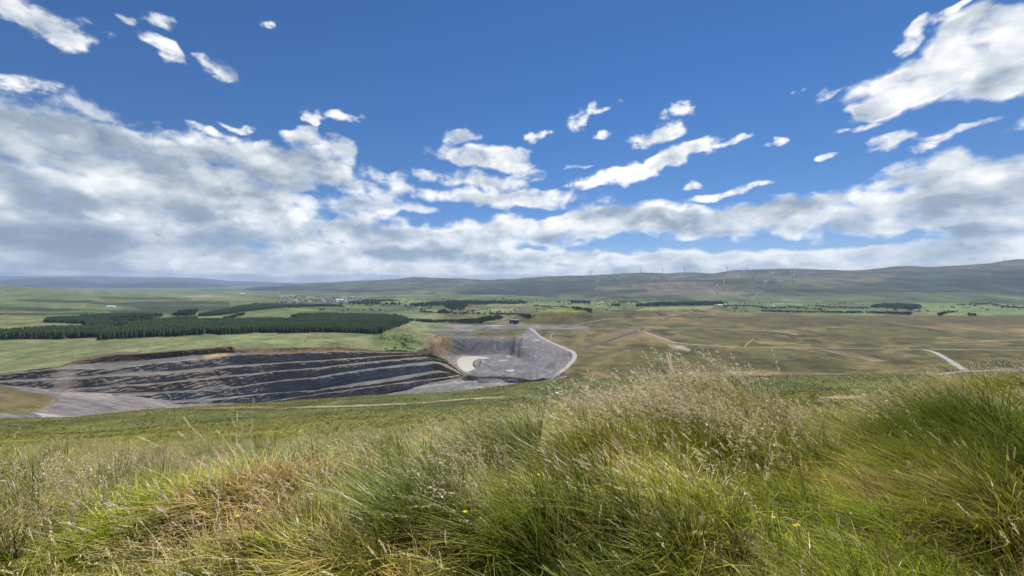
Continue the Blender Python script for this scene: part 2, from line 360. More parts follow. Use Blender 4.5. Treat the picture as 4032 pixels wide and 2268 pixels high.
def knots_to_sheet(cols, tab, rows, cubic=True, geo=False, fix=None):
    """tab: dict px -> list of (D, Z); rows: subdivisions between successive knots"""
    ks = sorted(tab); A = np.array([tab[k] for k in ks]); Kn = A.shape[1]
    Dk = np.array([np.interp(cols, ks, A[:, j, 0]) for j in range(Kn)]); Zk = np.array([np.interp(cols, ks, A[:, j, 1]) for j in range(Kn)])
    # soften the hand-set columns a little
    ker = np.array([1, 2, 3, 2, 1.]) / 9
    for A_ in (Dk, Zk):
        for j in range(Kn):
            for _ in range(3): A_[j] = np.convolve(np.pad(A_[j], 2, 'edge'), ker, 'valid')
    if fix: fix(Dk, Zk)
    for j in range(1, Kn): Dk[j] = np.maximum(Dk[j], Dk[j - 1] + .01)
    fr = []
    for j, n_ in enumerate(rows):
        for i in range(n_): fr.append(j + i / n_)
    fr.append(len(rows)); fr = np.array(fr); k = np.minimum(fr.astype(int), Kn - 2); a = (fr - k)[:, None]
    if geo: Dr = Dk[k] * (Dk[k + 1] / Dk[k]) ** a
    else:   # even steps in the picture: interpolate 1/D
        Dr = 1 / ((1 - a) / Dk[k] + a / Dk[k + 1])
    Z = pchip_rows(Dk, Zk, Dr) if cubic else np.where(True, Zk[k] * (1 - (Dr - Dk[k]) / (Dk[k + 1] - Dk[k])) + Zk[k + 1] * (Dr - Dk[k]) / (Dk[k + 1] - Dk[k]), 0)
    return Sheet(cols, Dr, Z)
def pz(py, z): return (-z * F / (py - H), z)          # knot from picture row + height
def pd(py, d): return (d, -(py - H) * d / F)          # knot from picture row + distance

# ---------------- the terraced quarry face
wc = np.concatenate([np.linspace(-500, 0, 60)[:-1], np.linspace(0, 1846, 720)])
CUR = [('R', "0,1471 237,1442 290,1420 464,1394 531,1394 913,1362 932,1375 1100,1370 1338,1365 1483,1380 1628,1384 1700,1386 1760,1418 1840,1482"),
 ('a0', "0,1472 237,1443 290,1422 464,1397 531,1396 913,1364 932,1377 1100,1372 1338,1367 1483,1382 1628,1385 1700,1387 1760,1418 1840,1482.5"),
 ('b0', "0,1474 241,1447 290,1433 390,1430 531,1421 870,1390 918,1388 1100,1385 1338,1377 1531,1386 1696,1387.5 1760,1418.5 1840,1482.7"),
 ('a1', "0,1476 241,1452 386,1454 531,1442 725,1420 918,1398 1100,1394 1338,1384 1531,1390 1696,1388 1760,1419 1840,1483"),
 ('b1', "0,1497 241,1486 386,1478 531,1468 725,1456 918,1437 1100,1427 1338,1412 1531,1399 1696,1390 1760,1420 1840,1483.5"),
 ('a2', "0,1507 241,1493 531,1478 725,1466 918,1447 1100,1432 1338,1417 1531,1403 1696,1391 1760,1421 1840,1484"),
 ('b2', "0,1530 97,1536 241,1531 435,1519 676,1502 918,1476 1100,1459 1241,1447 1435,1425 1676,1403 1760,1422 1840,1484.5"),
 ('a3', "0,1541 121,1546 241,1541 435,1524 676,1507 918,1483 1100,1463 1241,1452 1483,1427 1700,1408 1760,1424 1840,1485"),
 ('b3', "0,1572 241,1562 483,1546 676,1541 918,1522 1100,1497 1241,1483 1435,1452 1700,1420 1760,1432 1840,1485.5"),
 ('a4', "0,1580 241,1572 512,1556 676,1547 918,1527 1100,1502 1241,1489 1435,1459 1725,1430 1840,1486"),
 ('b4', "0,1615 241,1606 628,1577 773,1575 1000,1551 1241,1534 1411,1505 1725,1456 1840,1486.5"),
 ('a5', "0,1622 241,1614 725,1585 1000,1557 1100,1547 1241,1540 1483,1510 1725,1466 1797,1465 1840,1487"),
 ('b5', "0,1660 241,1650 739,1613 1000,1592 1135,1566 1386,1531 1604,1502 1821,1475 1840,1488"),
 ('a6', "0,1665 241,1655 739,1617 1000,1595 1135,1570 1386,1536 1580,1508 1821,1480 1840,1489"),
 ('b6', "0,1690 739,1635 1000,1606 1135,1587 1338,1575 1580,1536 1831,1490 1840,1490")]
def rim_depth(x): return np.interp(x, *T("-600,380 -300,405 0,440 237,474 290,516 464,556 531,570 725,606 913,660 932,661 1100,690 1338,740 1483,770 1700,815 1840,800"))
def curve_y(k, x):
    t_ = T(dict(CUR)[k]); e0 = (t_[1, 1] - t_[1, 0]) / (t_[0, 1] - t_[0, 0]); y = np.interp(x, *t_)
    return np.where(x < 0, t_[1, 0] - x * .14, y)
wob = fbm(wc / 45, wc * 0, 5, 3) * 4 + fbm(wc / 12, wc * 0 + 3, 8, 2) * 2.0
rows_D = []; rows_Z = []; meta = []
D0 = rim_depth(wc) + 0; y0 = curve_y('R', wc); kD = [D0]; kZ = [-(y0 - H) * D0 / F]
for k, _ in CUR[1:]:
    sd_ = ord(k[1]) * 7 + ord(k[0]); y = curve_y(k, wc) + (fbm(wc / 40, wc * 0 + sd_ * 1.37, sd_, 4) * (2.6 if k[0] == 'b' else 1.6) * np.clip(wc / 900, .5, 1.3)) * sstep(1840, 1650, wc)
    y = np.maximum(y, H - kZ[-1] * F / kD[-1] + .3)
    Dp, zp = kD[-1], kZ[-1]
    if k[0] == 'b': s_ = np.where((wc > 925) & (wc < 1600) & (k == 'b0'), 1.7, .26); Dn = (Dp - s_ * zp) / (1 + s_ * (y - H) / F)
    else: Dn = Dp * (-zp * F / Dp) / (y - H)
    Dn = np.minimum(Dn, Dp - .02); kD.append(Dn); kZ.append(-(y - H) * Dn / F)
def gsm(v, w_):
    k_ = np.exp(-(np.arange(-3 * w_, 3 * w_ + 1) / w_) ** 2 / 2); k_ /= k_.sum(); u = np.linspace(wc[0], wc[-1], 1200); q_ = np.interp(u, wc, v)
    return np.interp(wc, u, np.convolve(np.pad(q_, 3 * w_, mode='reflect', reflect_type='odd'), k_, 'valid'))
ykeep = [H - z_ * F / d_ for z_, d_ in zip(kZ, kD)]
kD = [gsm(d_, 16) for d_ in kD]
for j in range(1, len(kD)): kD[j] = np.minimum(kD[j], kD[j - 1] - .3)
kZ = [-(y_ - H) * d_ / F for y_, d_ in zip(ykeep, kD)]
WT = []   # per row: (face number or -1-tread, t within)
for j in range(len(kD) - 1):
    face = CUR[j + 1][0][0] == 'b'; n_ = (16 if j > 2 else 8) if face else 4
    for i in range(n_):
        a = i / n_; rows_D.append(kD[j] * (1 - a) + kD[j + 1] * a); rows_Z.append(kZ[j] * (1 - a) + kZ[j + 1] * a)
        WT.append((int(CUR[j + 1][0][1]), 1 if face else 0, a))
rows_D.append(kD[-1]); rows_Z.append(kZ[-1]); WT.append((6, 1, 1.))
wall = Sheet(wc, np.array(rows_D), np.array(rows_Z)); WT = np.array(WT)
toe_line = T("-300,1545 0,1512 100,1538 241,1541 435,1530 512,1556 628,1575 725,1590 739,1612 900,1640 1000,1606 1135,1587 1338,1575 1580,1536 1831,1490")
def wall_at(px, py):
    j = int(np.argmin(abs(wc - px))); y = wall.PY[:, j]; k = int(np.argmin(abs(y - py))); return wall.D[k, j], wall.Z[k, j]

# ---------------- base land: quarry floor, pit, pasture, moor and valley
PIT = -186.0
tab = {}
def left_col(px, near, rim, mid, far, k6, k7, k8, fl=None):
    d, z = wall_at(px, float(np.interp(px, *toe_line))); z = z if fl is None else fl
    rd = rim_depth(px); rz = -(rim - H) * rd / F
    tab[px] = [(200, z - 6), pz(near, z - 1), (rd - 4, z), (rd - .5, rz - .4), pz(*mid), pz(*far), pz(*k6), k7, k8, (40000, -172)]
RIMY = dict(zip(*[list(a) for a in T(CUR[0][1])]))
ry = lambda x: float(np.interp(x, *T(CUR[0][1])))
left_col(-1000, 1720, 1560, (1350, -101), (1245, -108), (1190, -106), pd(1118, 4600), (5600, -175), -112)
left_col(-400, 1700, 1527, (1340, -101), (1245, -108), (1190, -106), pd(1120, 4600), (5600, -175), -112)
left_col(0, 1655, ry(0), (1335, -103), (1240, -110), (1190, -108), pd(1125, 4500), (5500, -175))
left_col(531, 1640, ry(531), (1330, -103), (1240, -114), (1190, -118), pd(1157, 4400), (5400, -175))
left_col(725, 1640, ry(725), (1320, -105), (1240, -116), (1190, -124), pd(1160, 4600), (5600, -175))
left_col(1100, 1600, ry(1100), (1310, -111), (1232, -124), (1190, -138), pd(1162, 5000), (6000, -174))
left_col(1338, 1590, ry(1338), (1310, -118), (1228, -135), (1190, -150), pd(1162, 5100), (6200, -173))
left_col(1483, 1570, ry(1483), (1306, -126), (1226, -145), (1190, -158), pd(1161, 5150), (6300, -172), PIT)
left_col(1628, 1558, ry(1628), (1300, -136), (1226, -154), (1190, -162), pd(1161, 5150), (6400, -172), PIT)
def rcol(px, *k): tab[px] = [(220, k[0][1] - 3)] + [p if isinstance(p, tuple) and p[1] < -400 else pz(*p) for p in k] + [(40000, -172)]
rcol(1700, (1552, PIT), (1412, PIT + 14), (1354, -141), (1296, -148), (1228, -158), (1190, -165), (1163, -169), (1152, -171))
rcol(1744, (1546, PIT), (1420, PIT), (1324, -143), (1290, -149), (1230, -158), (1190, -165), (1163, -169), (1152, -171))
rcol(1784, (1544, PIT), (1402, PIT), (1327, -148), (1285, -150), (1230, -158), (1190, -165), (1163, -169), (1152, -171))
rcol(2014, (1527, PIT), (1399, PIT), (1329, -150), (1276, -151), (1236, -160), (1190, -166), (1166, -168), (1155, -171))
rcol(2100, (1518, PIT), (1440, PIT + 3), (1338, -156), (1282, -151), (1240, -160), (1190, -166), (1168, -168), (1157, -171))
rcol(2190, (1505, PIT + 9), (1450, PIT + 12), (1363, -162), (1285, -151), (1242, -160), (1192, -166), (1172, -168), (1160, -171))
rcol(2267, (1508, -172), (1420, -169), (1384, -164), (1290, -150), (1242, -158), (1195, -166), (1178, -168), (1165, -171))
rcol(2350, (1508, -158), (1420, -156), (1352, -154), (1282, -147), (1240, -156), (1195, -166), (1180, -168), (1165, -171))
rcol(2510, (1504, -146), (1400, -138), (1301, -127), (1265, -136), (1232, -140), (1215, -161), (1186, -166), (1170, -171))
rcol(2750, (1499, -136), (1400, -130), (1305, -125), (1262, -127), (1235, -128), (1217, -162), (1186, -165), (1170, -171))
rcol(3000, (1496, -130), (1400, -125), (1305, -122), (1262, -119), (1240, -118), (1225, -160), (1186, -162), (1170, -171))
rcol(3500, (1491, -127), (1400, -122), (1310, -120), (1268, -116), (1246, -115), (1232, -158), (1188, -158), (1172, -171))
rcol(4032, (1495, -125), (1400, -120), (1320, -118), (1270, -115), (1248, -113), (1240, -155), (1190, -152), (1172, -171))
rcol(5000, (1500, -125), (1400, -120), (1320, -118), (1270, -115), (1248, -113), (1240, -155), (1190, -152), (1172, -171))
for k_ in tab:
    a = tab[k_]
    for i in range(1, len(a)):
        if a[i][0] <= a[i-1][0]: a[i] = (a[i-1][0] + 5, a[i][1])
bc = np.concatenate([np.linspace(-900, -60, 60)[:-1], np.linspace(-60, 4090, 960), np.linspace(4090, 4950, 61)[1:]])
def exact_rim(Dk, Zk):
    m = bc < 1640; rd = np.interp(bc, wc, kD[0]); rz = np.interp(bc, wc, kZ[0])
    Dk[3][m] = (rd + .15)[m]; Zk[3][m] = rz[m]; Dk[2][m] = (rd - 3)[m]
base = knots_to_sheet(bc, tab, [4, 70, 46, 60, 56, 40, 40, 20, 40], cubic=True, fix=exact_rim)
X, Y, PX, PY = base.X, base.D, base.PX, base.PY
Z = base.Z
# mound beyond the shed, small relief, pond hollow, stepped pit floor
def bump(Xa, Ya, cx, cy, rx, ry_, h, p=2): return h * np.exp(-(((Xa - cx) / rx) ** 2 + ((Ya - cy) / ry_) ** 2) ** (p / 2))
land = sstep(4, 30, Y - np.interp(PX, wc, rim_depth(wc)) ) * (PX < 1700) + (PX >= 1700) * 1.0
pitm = sstep(1700, 1760, PX) * sstep(2300, 2230, PX) * (Y < 1095)
amp = (1 - pitm) * land
Z += amp * (fbm(X / 120, Y / 160, 3, 4) * 9 * sstep(450, 800, Y) * sstep(9000, 3000, Y) + fbm(X / 28, Y / 40, 6, 3) * 2.2 * sstep(2600, 900, Y))
Z += pitm * (fbm(X / 40, Y / 40, 9, 3) * 2.5 + fbm(X / 9, Y / 9, 12, 2) * 1.1)
Z += pitm * (PX > 1840) * (Y < 700) * np.clip(fbm(X / 13, Y / 10, 15, 2) - .12, 0, 1) * 14
mx = (2225 - CX) / F * 1560
dd = np.clip(1.12 - np.hypot((X - mx) / 205, (Y - 1600) / 190), 0, .55) / .55
Z += 40 * dd * (1 + .25 * fbm(X / 60, Y / 60, 21, 3))
mx2 = (2560 - CX) / F * 1700
Z += 24 * np.clip(1.1 - np.hypot((X - mx2) / 320, (Y - 1700) / 170), 0, .6) / .6
# gullied grassy ground beside the pit corner
gl = np.exp(-(((PX - 1600) / 110) ** 2 + ((PY - 1335) / 45) ** 2)) * (Y > rim_depth(PX)) * (PX < 1730)
Z += gl * fbm(X / 24, Y / 34, 31, 4) * 30
POND = [(1798,1424),(1803,1412),(1822,1403),(1860,1401),(1917,1404),(1927,1410),(1918,1414),(1896,1415),(1880,1418),(1867,1428),(1868,1440),(1876,1447),(1862,1455),(1838,1465),(1828,1461),(1815,1452),(1804,1440)]
base.upd(); PY = base.PY
pd_ = dpoly(PX, H + 186 * F / Y, POND, 2.2)
flat = (Y < 1004) & (Y > 400) & (PX > 1740) & (PX < 2140)
Z -= np.where(flat, sstep(-2, 5, pd_) * 3.0, 0)
edge_y = np.interp(PX, [1790, 1840, 1886, 1975, 2044, 2095, 2156, 2200], [1500, 1478, 1485, 1480, 1486, 1497, 1496, 1490])
De = 184.5 * F / (edge_y - H)
Z -= 8 * sstep(3, -3, Y - De) * sstep(1780, 1830, PX) * sstep(2220, 2150, PX)
# dark low bank round the pond spit, ditch, twin cut down the back slope
floorY = H + 186 * F / Y
spit = dline(PX, floorY, [(1890,1416),(1868,1424),(1866,1438),(1878,1448),(1890,1440),(1893,1425)], 2)
Z += np.where(flat, 3.5 * np.exp(-(spit / 7) ** 2), 0) * (floorY > 1411) * (floorY < 1456)
dt = dline(PX, floorY, [(1898,1434),(1935,1452),(1978,1480)], 2); Z -= np.where(flat, 2.5 * np.exp(-(dt / 3.5) ** 2), 0)
base.upd(); PY = base.PY
for pts_, a_ in (([(2023,1333),(2018,1360),(2010,1400)], -4.), ([(2050,1333),(2041,1365),(2038,1400)], -6.)):
    dt = dline(PX, PY, pts_, .5); Z += a_ * np.exp(-(dt / 4.5) ** 2) * (Y < 1150) * (Y > 880)
dt = dline(PX, PY, [(2270,1372),(2386,1345),(2483,1309),(2531,1299)], 1.5); Z -= 3.0 * np.exp(-(dt / 5.) ** 2) * (Y < 1250)
base.upd(); PY = base.PY

clm = sstep(1645, 1690, PX) * sstep(1785, 1750, PX) * (Y < 1075) * (Y > 790) * sstep(1410, 1385, PY) * sstep(1312, 1322, PY)
Z += clm * (np.abs(fbm(X / 9, Y / 16, 190, 3)) * 18 - 3 + fbm(X / 4, Y / 6, 193, 2) * 4)
base.upd(); PY = base.PY
# ---- albedo of the base land
c = np.zeros(Z.shape + (3,)) + (.115, .12, .045)
n1 = fbm(X / 160, Y / 260, 41, 5); n2 = fbm(X / 45, Y / 70, 45, 4); n3 = fbm(X / 400, Y / 500, 49, 4); n4 = fbm(PX / 70, PY / 9, 52, 4)
wx = PX + 14 * fbm(X / 50, Y / 80, 55, 3) * 2; wy = PY + 5 * fbm(X / 60, Y / 90, 58, 3) * 2
# left pasture
c = mixc(c, sstep(1760, 1700, PX), (.165, .185, .085))
c = mixc(c, sstep(1760, 1700, PX) * sstep(-.05, .3, n1 + n4 * .7) * .7, (.105, .14, .045))
c = mixc(c, sstep(1760, 1700, PX) * sstep(.05, .3, n2 - n4 * .5) * .6, (.20, .19, .10))
c = mixc(c, sstep(60, 140, 200 - np.hypot((PX - 1560) , (PY - 1340) * 2.6)) * (.75 + n2) , (.085, .115, .028))
c = mixc(c, sstep(1700, 1500, PX) * sstep(1262, 1236, PY) * (PY > 1120) * (.35 + .9 * (n4 + .3)), (.085, .11, .035))
for poly in ([(-50,1234),(430,1230),(440,1238),(-50,1243)], [(60,1178),(340,1182),(420,1196),(260,1192),(80,1186)], [(400,1169),(700,1171),(860,1176),(560,1180),(390,1173)],
             [(340,1196),(600,1186),(900,1187),(905,1198),(500,1204)], [(-60,1205),(300,1216),(420,1222),(200,1226),(-60,1222)], [(500,1205),(900,1203),(930,1222),(560,1222)], [(420,1222),(1000,1212),(700,1238),(450,1240)]):
    c = mixc(c, sstep(-3, 3, dpoly(wx, wy, poly, 2.5)) * (Y > 900) * .9, (.030, .046, .024))
c = mixc(c, sstep(-2, 2, dpoly(wx, wy, [(540,1160),(860,1160),(1000,1172),(1100,1185),(800,1180)], 3)) * .6, (.17, .19, .07))
c = mixc(c, sstep(-1, 2, dpoly(wx, wy, [(715,1168),(800,1162),(935,1168),(800,1171)], 3)), (.26, .23, .12))
# right and middle moor
mr = sstep(1985, 2110, PX) * (Y < 1780) + sstep(1760, 1800, PX) * sstep(2110, 1985, PX) * (Y < 1500); mr = np.clip(mr, 0, 1)
c = mixc(c, mr, (.165, .130, .050))
c = mixc(c, mr * sstep(-.02, .12, n1 + .55 * n4), (.088, .082, .028))
c = mixc(c, mr * sstep(.04, .16, n2 * .8 - n1 * .3 + n4 * .45), (.050, .050, .018))
c = mixc(c, mr * sstep(.05, .25, -n1 + n4 * .5 + .2 * n2) * .75, (.205, .150, .080))
c = mixc(c, mr * sstep(1235, 1250, PY) * sstep(1300, 1262, PY) * sstep(2600, 2900, PX) * .7, (.055, .052, .020))
c = mixc(c, np.exp(-(((PX - 2480) / 170) ** 2 + ((PY - 1425) / 50) ** 2)) * mr * .8 * (.7 + n2 * 2), (.125, .130, .042))
c = mixc(c, sstep(-4, 5, dpoly(wx, wy, [(2520,1484),(2700,1470),(2900,1462),(3350,1468),(3400,1480),(3200,1496),(2500,1500)], 2.5)) * .8, (.23, .165, .10))
c = mixc(c, sstep(-4, 5, dpoly(wx, wy, [(2900,1425),(3300,1428),(3450,1440),(3100,1450),(2900,1445)], 2.5)) * .6, (.075, .085, .022))
c = mixc(c, sstep(-4, 5, dpoly(wx, wy, [(3630,1380),(3668,1386),(3780,1440),(3760,1450)], 1)) , (.095, .125, .026))
c = mixc(c, sstep(-4, 5, dpoly(wx, wy, [(3000,1376),(3300,1384),(3560,1392),(3560,1402),(3300,1400)], 2.5)) * .4, (.06, .06, .022))
c = mixc(c, sstep(0, 8, dpoly(wx, wy, [(2620,1356),(2680,1354),(2720,1375),(2710,1390),(2640,1370)], 1)) * .7, (.33, .29, .23))
c = mixc(c, sstep(-3, 3, dpoly(wx, wy, [(3222,1378),(3328,1384),(3400,1402),(3500,1424),(3460,1428),(3330,1404)], 2.)) * .7, (.27, .20, .13))
# mound: brown flank, yellow-green cap
mm = (dd > .03)
c = mixc(c, mm * 1., (.083, .078, .030)); c = mixc(c, sstep(.75, 1., dd) * sstep(2330, 2260, PX), (.165, .175, .022)); c = mixc(c, mm * sstep(.1, .3, n2) * .7, (.13, .13, .025))
# plateau between shed and pit
pl = (PX > 1560) & (PX < 2330) & (Y < 1500) & (Y > 1010)
c = mixc(c, pl * sstep(1276, 1282, PY) * sstep(-3, 2, dpoly(wx, wy, [(1640,1276),(1850,1277),(2180,1283),(2320,1288),(2300,1294),(2080,1296),(1960,1298),(1800,1306),(1670,1310),(1740,1298),(1800,1292),(1640,1283)], 2)), (.165, .158, .150))
c = mixc(c, pl * sstep(-2, 3, dpoly(wx, wy, [(1680,1283),(1780,1286),(1760,1294),(1690,1300)], 2)) * .8, (.11, .115, .045))
c = mixc(c, pl * sstep(-3, 2, dpoly(wx, wy, [(1650,1309),(1820,1306),(1865,1305),(1850,1326),(1780,1327),(1740,1320)], 2)), (.105, .108, .080))
c = mixc(c, pl * sstep(-3, 2, dpoly(wx, wy, [(1860,1298),(2090,1298),(2110,1325),(1855,1325)], 2)) * .9, (.085, .085, .035))
# valley farmland: patchwork of fields with dark boundaries
va = (Y > 1430) * sstep(960, 1180, PX + 60 * n1); va = va * np.where(PX > 1985, Y > 1800, 1)
fx, fy = X / 210 + fbm(X / 300, Y / 300, 61, 2) * 1.2, Y / 260 + fbm(X / 300, Y / 300, 64, 2) * 1.2
ci, cj = np.floor(fx), np.floor(fy); sh = hash2(cj, cj * 0, 3) * 1; ci = np.floor(fx + sh * 1.7); rnd = hash2(ci, cj, 77); rnd2 = hash2(ci, cj, 91)
ex = np.abs((fx + sh * 1.7) % 1 - .5); ey = np.abs(fy % 1 - .5)
fieldc = np.zeros_like(c) + (.090, .125, .036)
fieldc = mixc(fieldc, (rnd > .45) * 1., (.135, .185, .050)); fieldc = mixc(fieldc, (rnd > .7) * 1., (.085, .115, .045)); fieldc = mixc(fieldc, (rnd > .86) * 1., (.19, .21, .070)); fieldc = mixc(fieldc, (rnd2 < .18) * .8, (.10, .095, .055))
fieldc = mixc(fieldc, sstep(.06, .22, n1 + .5 * n2) * .5, (.06, .08, .035))
hed = np.maximum(sstep(.5 - 7 / 210, .5, ex) * (rnd2 < .7), sstep(.5 - 9 / 260, .5, ey))
fieldc = mixc(fieldc, hed * .85, (.028, .042, .020))
near_brown = sstep(1236, 1222, PY)
c = mixc(c, va * np.where((PX > 1000) & (PX < 2000), near_brown * .95 + .05, 1), fieldc)
c = mixc(c, va * sstep(.0, .15, fbm(X / 90, Y / 120, 66, 4)) * .55, (.035, .055, .024)); c = mixc(c, va * sstep(4200, 7000, Y) * .6, (.055, .075, .035))
for poly, cc in (([(2500,1222),(2540,1210),(2830,1206),(2760,1222)], (.20, .215, .085)), ([(3190,1237),(3400,1234),(3590,1244),(3560,1250),(3170,1246)], (.15, .20, .055)), ([(3600,1190),(3800,1188),(3870,1200),(4060,1225),(4060,1246),(3700,1240),(3600,1220)], (.14, .185, .055)),
                 ([(1520,1180),(1660,1180),(1700,1190),(1640,1200),(1520,1196)], (.15, .19, .065)), ([(1900,1198),(2070,1196),(2090,1204),(1920,1206)], (.19, .21, .07)), ([(2050,1205),(2100,1190),(2240,1190),(2420,1200),(2420,1212),(2100,1212)], (.135,.165,.05)),
                 ([(1095,1163),(1160,1160),(1170,1166),(1100,1168)], (.25, .24, .11)), ([(1150,1170),(1240,1169),(1235,1173),(1150,1174)], (.24, .24, .11)), ([(1480,1146),(1510,1145),(1512,1148),(1480,1149)], (.24,.24,.11))):
    c = mixc(c, sstep(-2, 2, dpoly(PX, wy, poly, 2)) * (Y > 1430) * .9, cc)
# pit: grey spoil, pale haul bench, brown cliff
PITP = [(1690,1600),(1700,1480),(1744,1420),(1760,1360),(1784,1326),(1900,1327),(2044,1332),(2083,1291),(2095,1292),(2130,1326),(2190,1357),(2262,1383),(2274,1404),(2240,1445),(2190,1486),(2160,1500),(2180,1600)]
pm = sstep(-2, 2, dpoly(PX + fbm(X/12,Y/12,71,2)*6, PY, PITP)) * (Y < 1320) * (Y > 350)
floor_left = (PX < 1745) & (Y < rim_depth(PX) - 1)
pm = np.maximum(pm, floor_left * 1.)
grey = np.zeros_like(c) + (.160, .152, .156)
grey = mixc(grey, sstep(-.1, .25, n2) * .5, (.125, .118, .122)); grey = mixc(grey, sstep(.05, .3, fbm(X / 14, Y / 30, 81, 4)) * .6, (.20, .19, .19))
grey = mixc(grey, sstep(1830, 1770, PX) * (PX > 1700) * sstep(1335, 1350, PY) * .6, (.15, .165, .13))
c = mixc(c, pm, grey)
ring_ = dline(PX, floorY, [(1900,1434),(1975,1440),(2060,1425),(2110,1400),(2130,1375)], 2)
c = mixc(c, pm * (PX > 1830) * (Y > De - 2) * (Y < 1300) * sstep(.2, .9, np.sin(ring_ / 2.3 + 3 * fbm(X / 30, Y / 30, 401, 3))) * sstep(-.2, .2, fbm(X / 25, Y / 25, 403, 3)) * .45, (.105, .10, .105))
c = mixc(c, pm * (PX > 1790) * (PX < 2010) * sstep(1325, 1332, PY) * sstep(1402, 1394, PY) * sstep(.0, .5, np.sin(PX * .55 + 6 * fbm(X / 12, Y / 25, 407, 3))) * .25, (.135, .128, .130))
c = mixc(c, (PX > 1740) * (PX < 1835) * sstep(1335, 1342, PY) * sstep(1404, 1396, PY) * sstep(-.2, .3, np.sin((PY - .55 * (PX - 1784)) / 3.6)) * .75 * (Y > 850) * (Y < 1150), (.075, .085, .07))
c = mixc(c, (PX > 1745) * (PX < 1850) * (Y < 1010) * (Y > 780) * sstep(12, 2, np.abs(pd_ + 10)) * .6, (.24, .19, .11))
c = mixc(c, pm * (PX > 1830) * (PX < 2240) * sstep(.22, .30, fbm(X / 5, Y / 5, 411, 3)) * .8, (.34, .33, .32))
c = mixc(c, flat * sstep(6, 1, spit) * .8, (.04, .04, .042)); 
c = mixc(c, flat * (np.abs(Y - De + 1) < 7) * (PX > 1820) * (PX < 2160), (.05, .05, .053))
c = mixc(c, (PX > 1830) * (PX < 2230) * (Y < De - 8) * (Y > 400) * sstep(-.1, .2, fbm(X / 20, Y / 8, 86, 4)) * .7, (.26, .245, .23))
c = mixc(c, flat * np.exp(-((pd_ + 3) / 5) ** 2) * .7, (.21, .195, .165))
for pts_ in ([(2023,1336),(2018,1360),(2012,1396)], [(2050,1336),(2041,1365),(2038,1396)]):
    c = mixc(c, np.exp(-(dline(PX, PY, pts_, .5) / 4.5) ** 2) * (Y < 1150) * (Y > 850) * .8, (.055, .052, .055))
c = mixc(c, np.exp(-(dline(PX, PY, [(2140,1462),(2180,1425),(2200,1400),(2188,1378)], 1) / 4) ** 2) * pm * .6, (.09, .085, .088))
c = mixc(c, np.exp(-(dline(PX, PY, [(1975,1480),(2060,1488),(2110,1470),(2180,1440)], 1) / 5) ** 2) * pm * .4, (.10, .095, .098))
cl_ = sstep(1655, 1700, PX) * sstep(1790, 1740, PX) * (Y < 1075) * (Y > 780) * sstep(1405, 1385, PY) * sstep(1312, 1322, PY)
c = mixc(c, cl_, (.23, .155, .085)); c = mixc(c, cl_ * sstep(-.05, .2, fbm(X / 7, Z / 9, 88, 3)) * .8, (.11, .075, .045))
# spoil apron on the far left: brown slope, pink-grey floor, pale rubble
fl = floor_left & (PX < 800)
spo = mixc(np.zeros_like(c) + (.185, .165, .160), sstep(-.1, .2, fbm(X / 40, Y / 9, 95, 4)), (.135, .122, .122))
c = mixc(c, fl * 1., spo)
c = mixc(c, fl * sstep(.06, .16, fbm(X / 30, Y / 4, 421, 4)) * .6, (.25, .23, .215)); c = mixc(c, fl * sstep(.12, .2, fbm(X / 20, Y / 3, 424, 4)) * .6, (.085, .078, .08))
c = mixc(c, fl * sstep(-6, 10, dpoly(wx, wy, [(-300,1490),(0,1505),(100,1540),(200,1550),(240,1575),(190,1605),(140,1622),(0,1625),(-300,1640)], 1.)), (.130, .105, .048))
c = mixc(c, fl * sstep(-4, 4, dpoly(wx, wy, [(-100,1605),(60,1606),(140,1618),(120,1632),(-100,1622)], 1.)) * .7, (.09, .11, .03))
c = mixc(c, fl * sstep(5, 1, dline(PX, PY, [(212,1570),(200,1590),(170,1610)], 1)) * .6, (.20, .19, .18))
c = mixc(c, fl * sstep(-2, 5, dpoly(wx, wy, [(135,1622),(190,1624),(300,1640),(330,1655),(250,1660),(190,1650)], 1.)) * .8, (.36, .33, .31))
c = mixc(c, sstep(-3, 3, dpoly(wx, PY, [(3500,1482),(3700,1474),(3790,1461),(4100,1463),(4700,1463),(4700,1500),(3680,1500),(3450,1492)], 1)) * (Y < 720), (.075, .066, .075))
c = mixc(c, sstep(-3, 3, dpoly(wx, PY, [(3930,1452),(3980,1446),(4700,1446),(4700,1461),(3950,1461)], 1)) * (Y < 740) * .8, (.19, .18, .19))
# bare soil behind the rim
sr = (PX > 300) & (PX < 1700) & (Y > rim_depth(PX) - 1)
c = mixc(c, sr * sstep(9, 2, np.abs(PY - np.interp(PX, *T("290,1416 464,1391 531,1391 560,1380")))) * (PX < 560), (.15, .105, .06))
cc_ = 1 + (.9 + .15 * mr) * fbm(X / 30, Y / 60, 97, 4) * (1 - .5 * pm) + .5 * fbm(X / 7, Y / 12, 99, 3) + .5 * fbm(PX / 40, PY / 4, 98, 3) * (1 - pm)
c = np.clip(c * .92 * np.clip(cc_, .45, 1.7)[..., None], .005, .9)
ground = tag(mesh_np('ground', base.verts(), base.faces(), MAT_BASE, color=c), kind='structure')

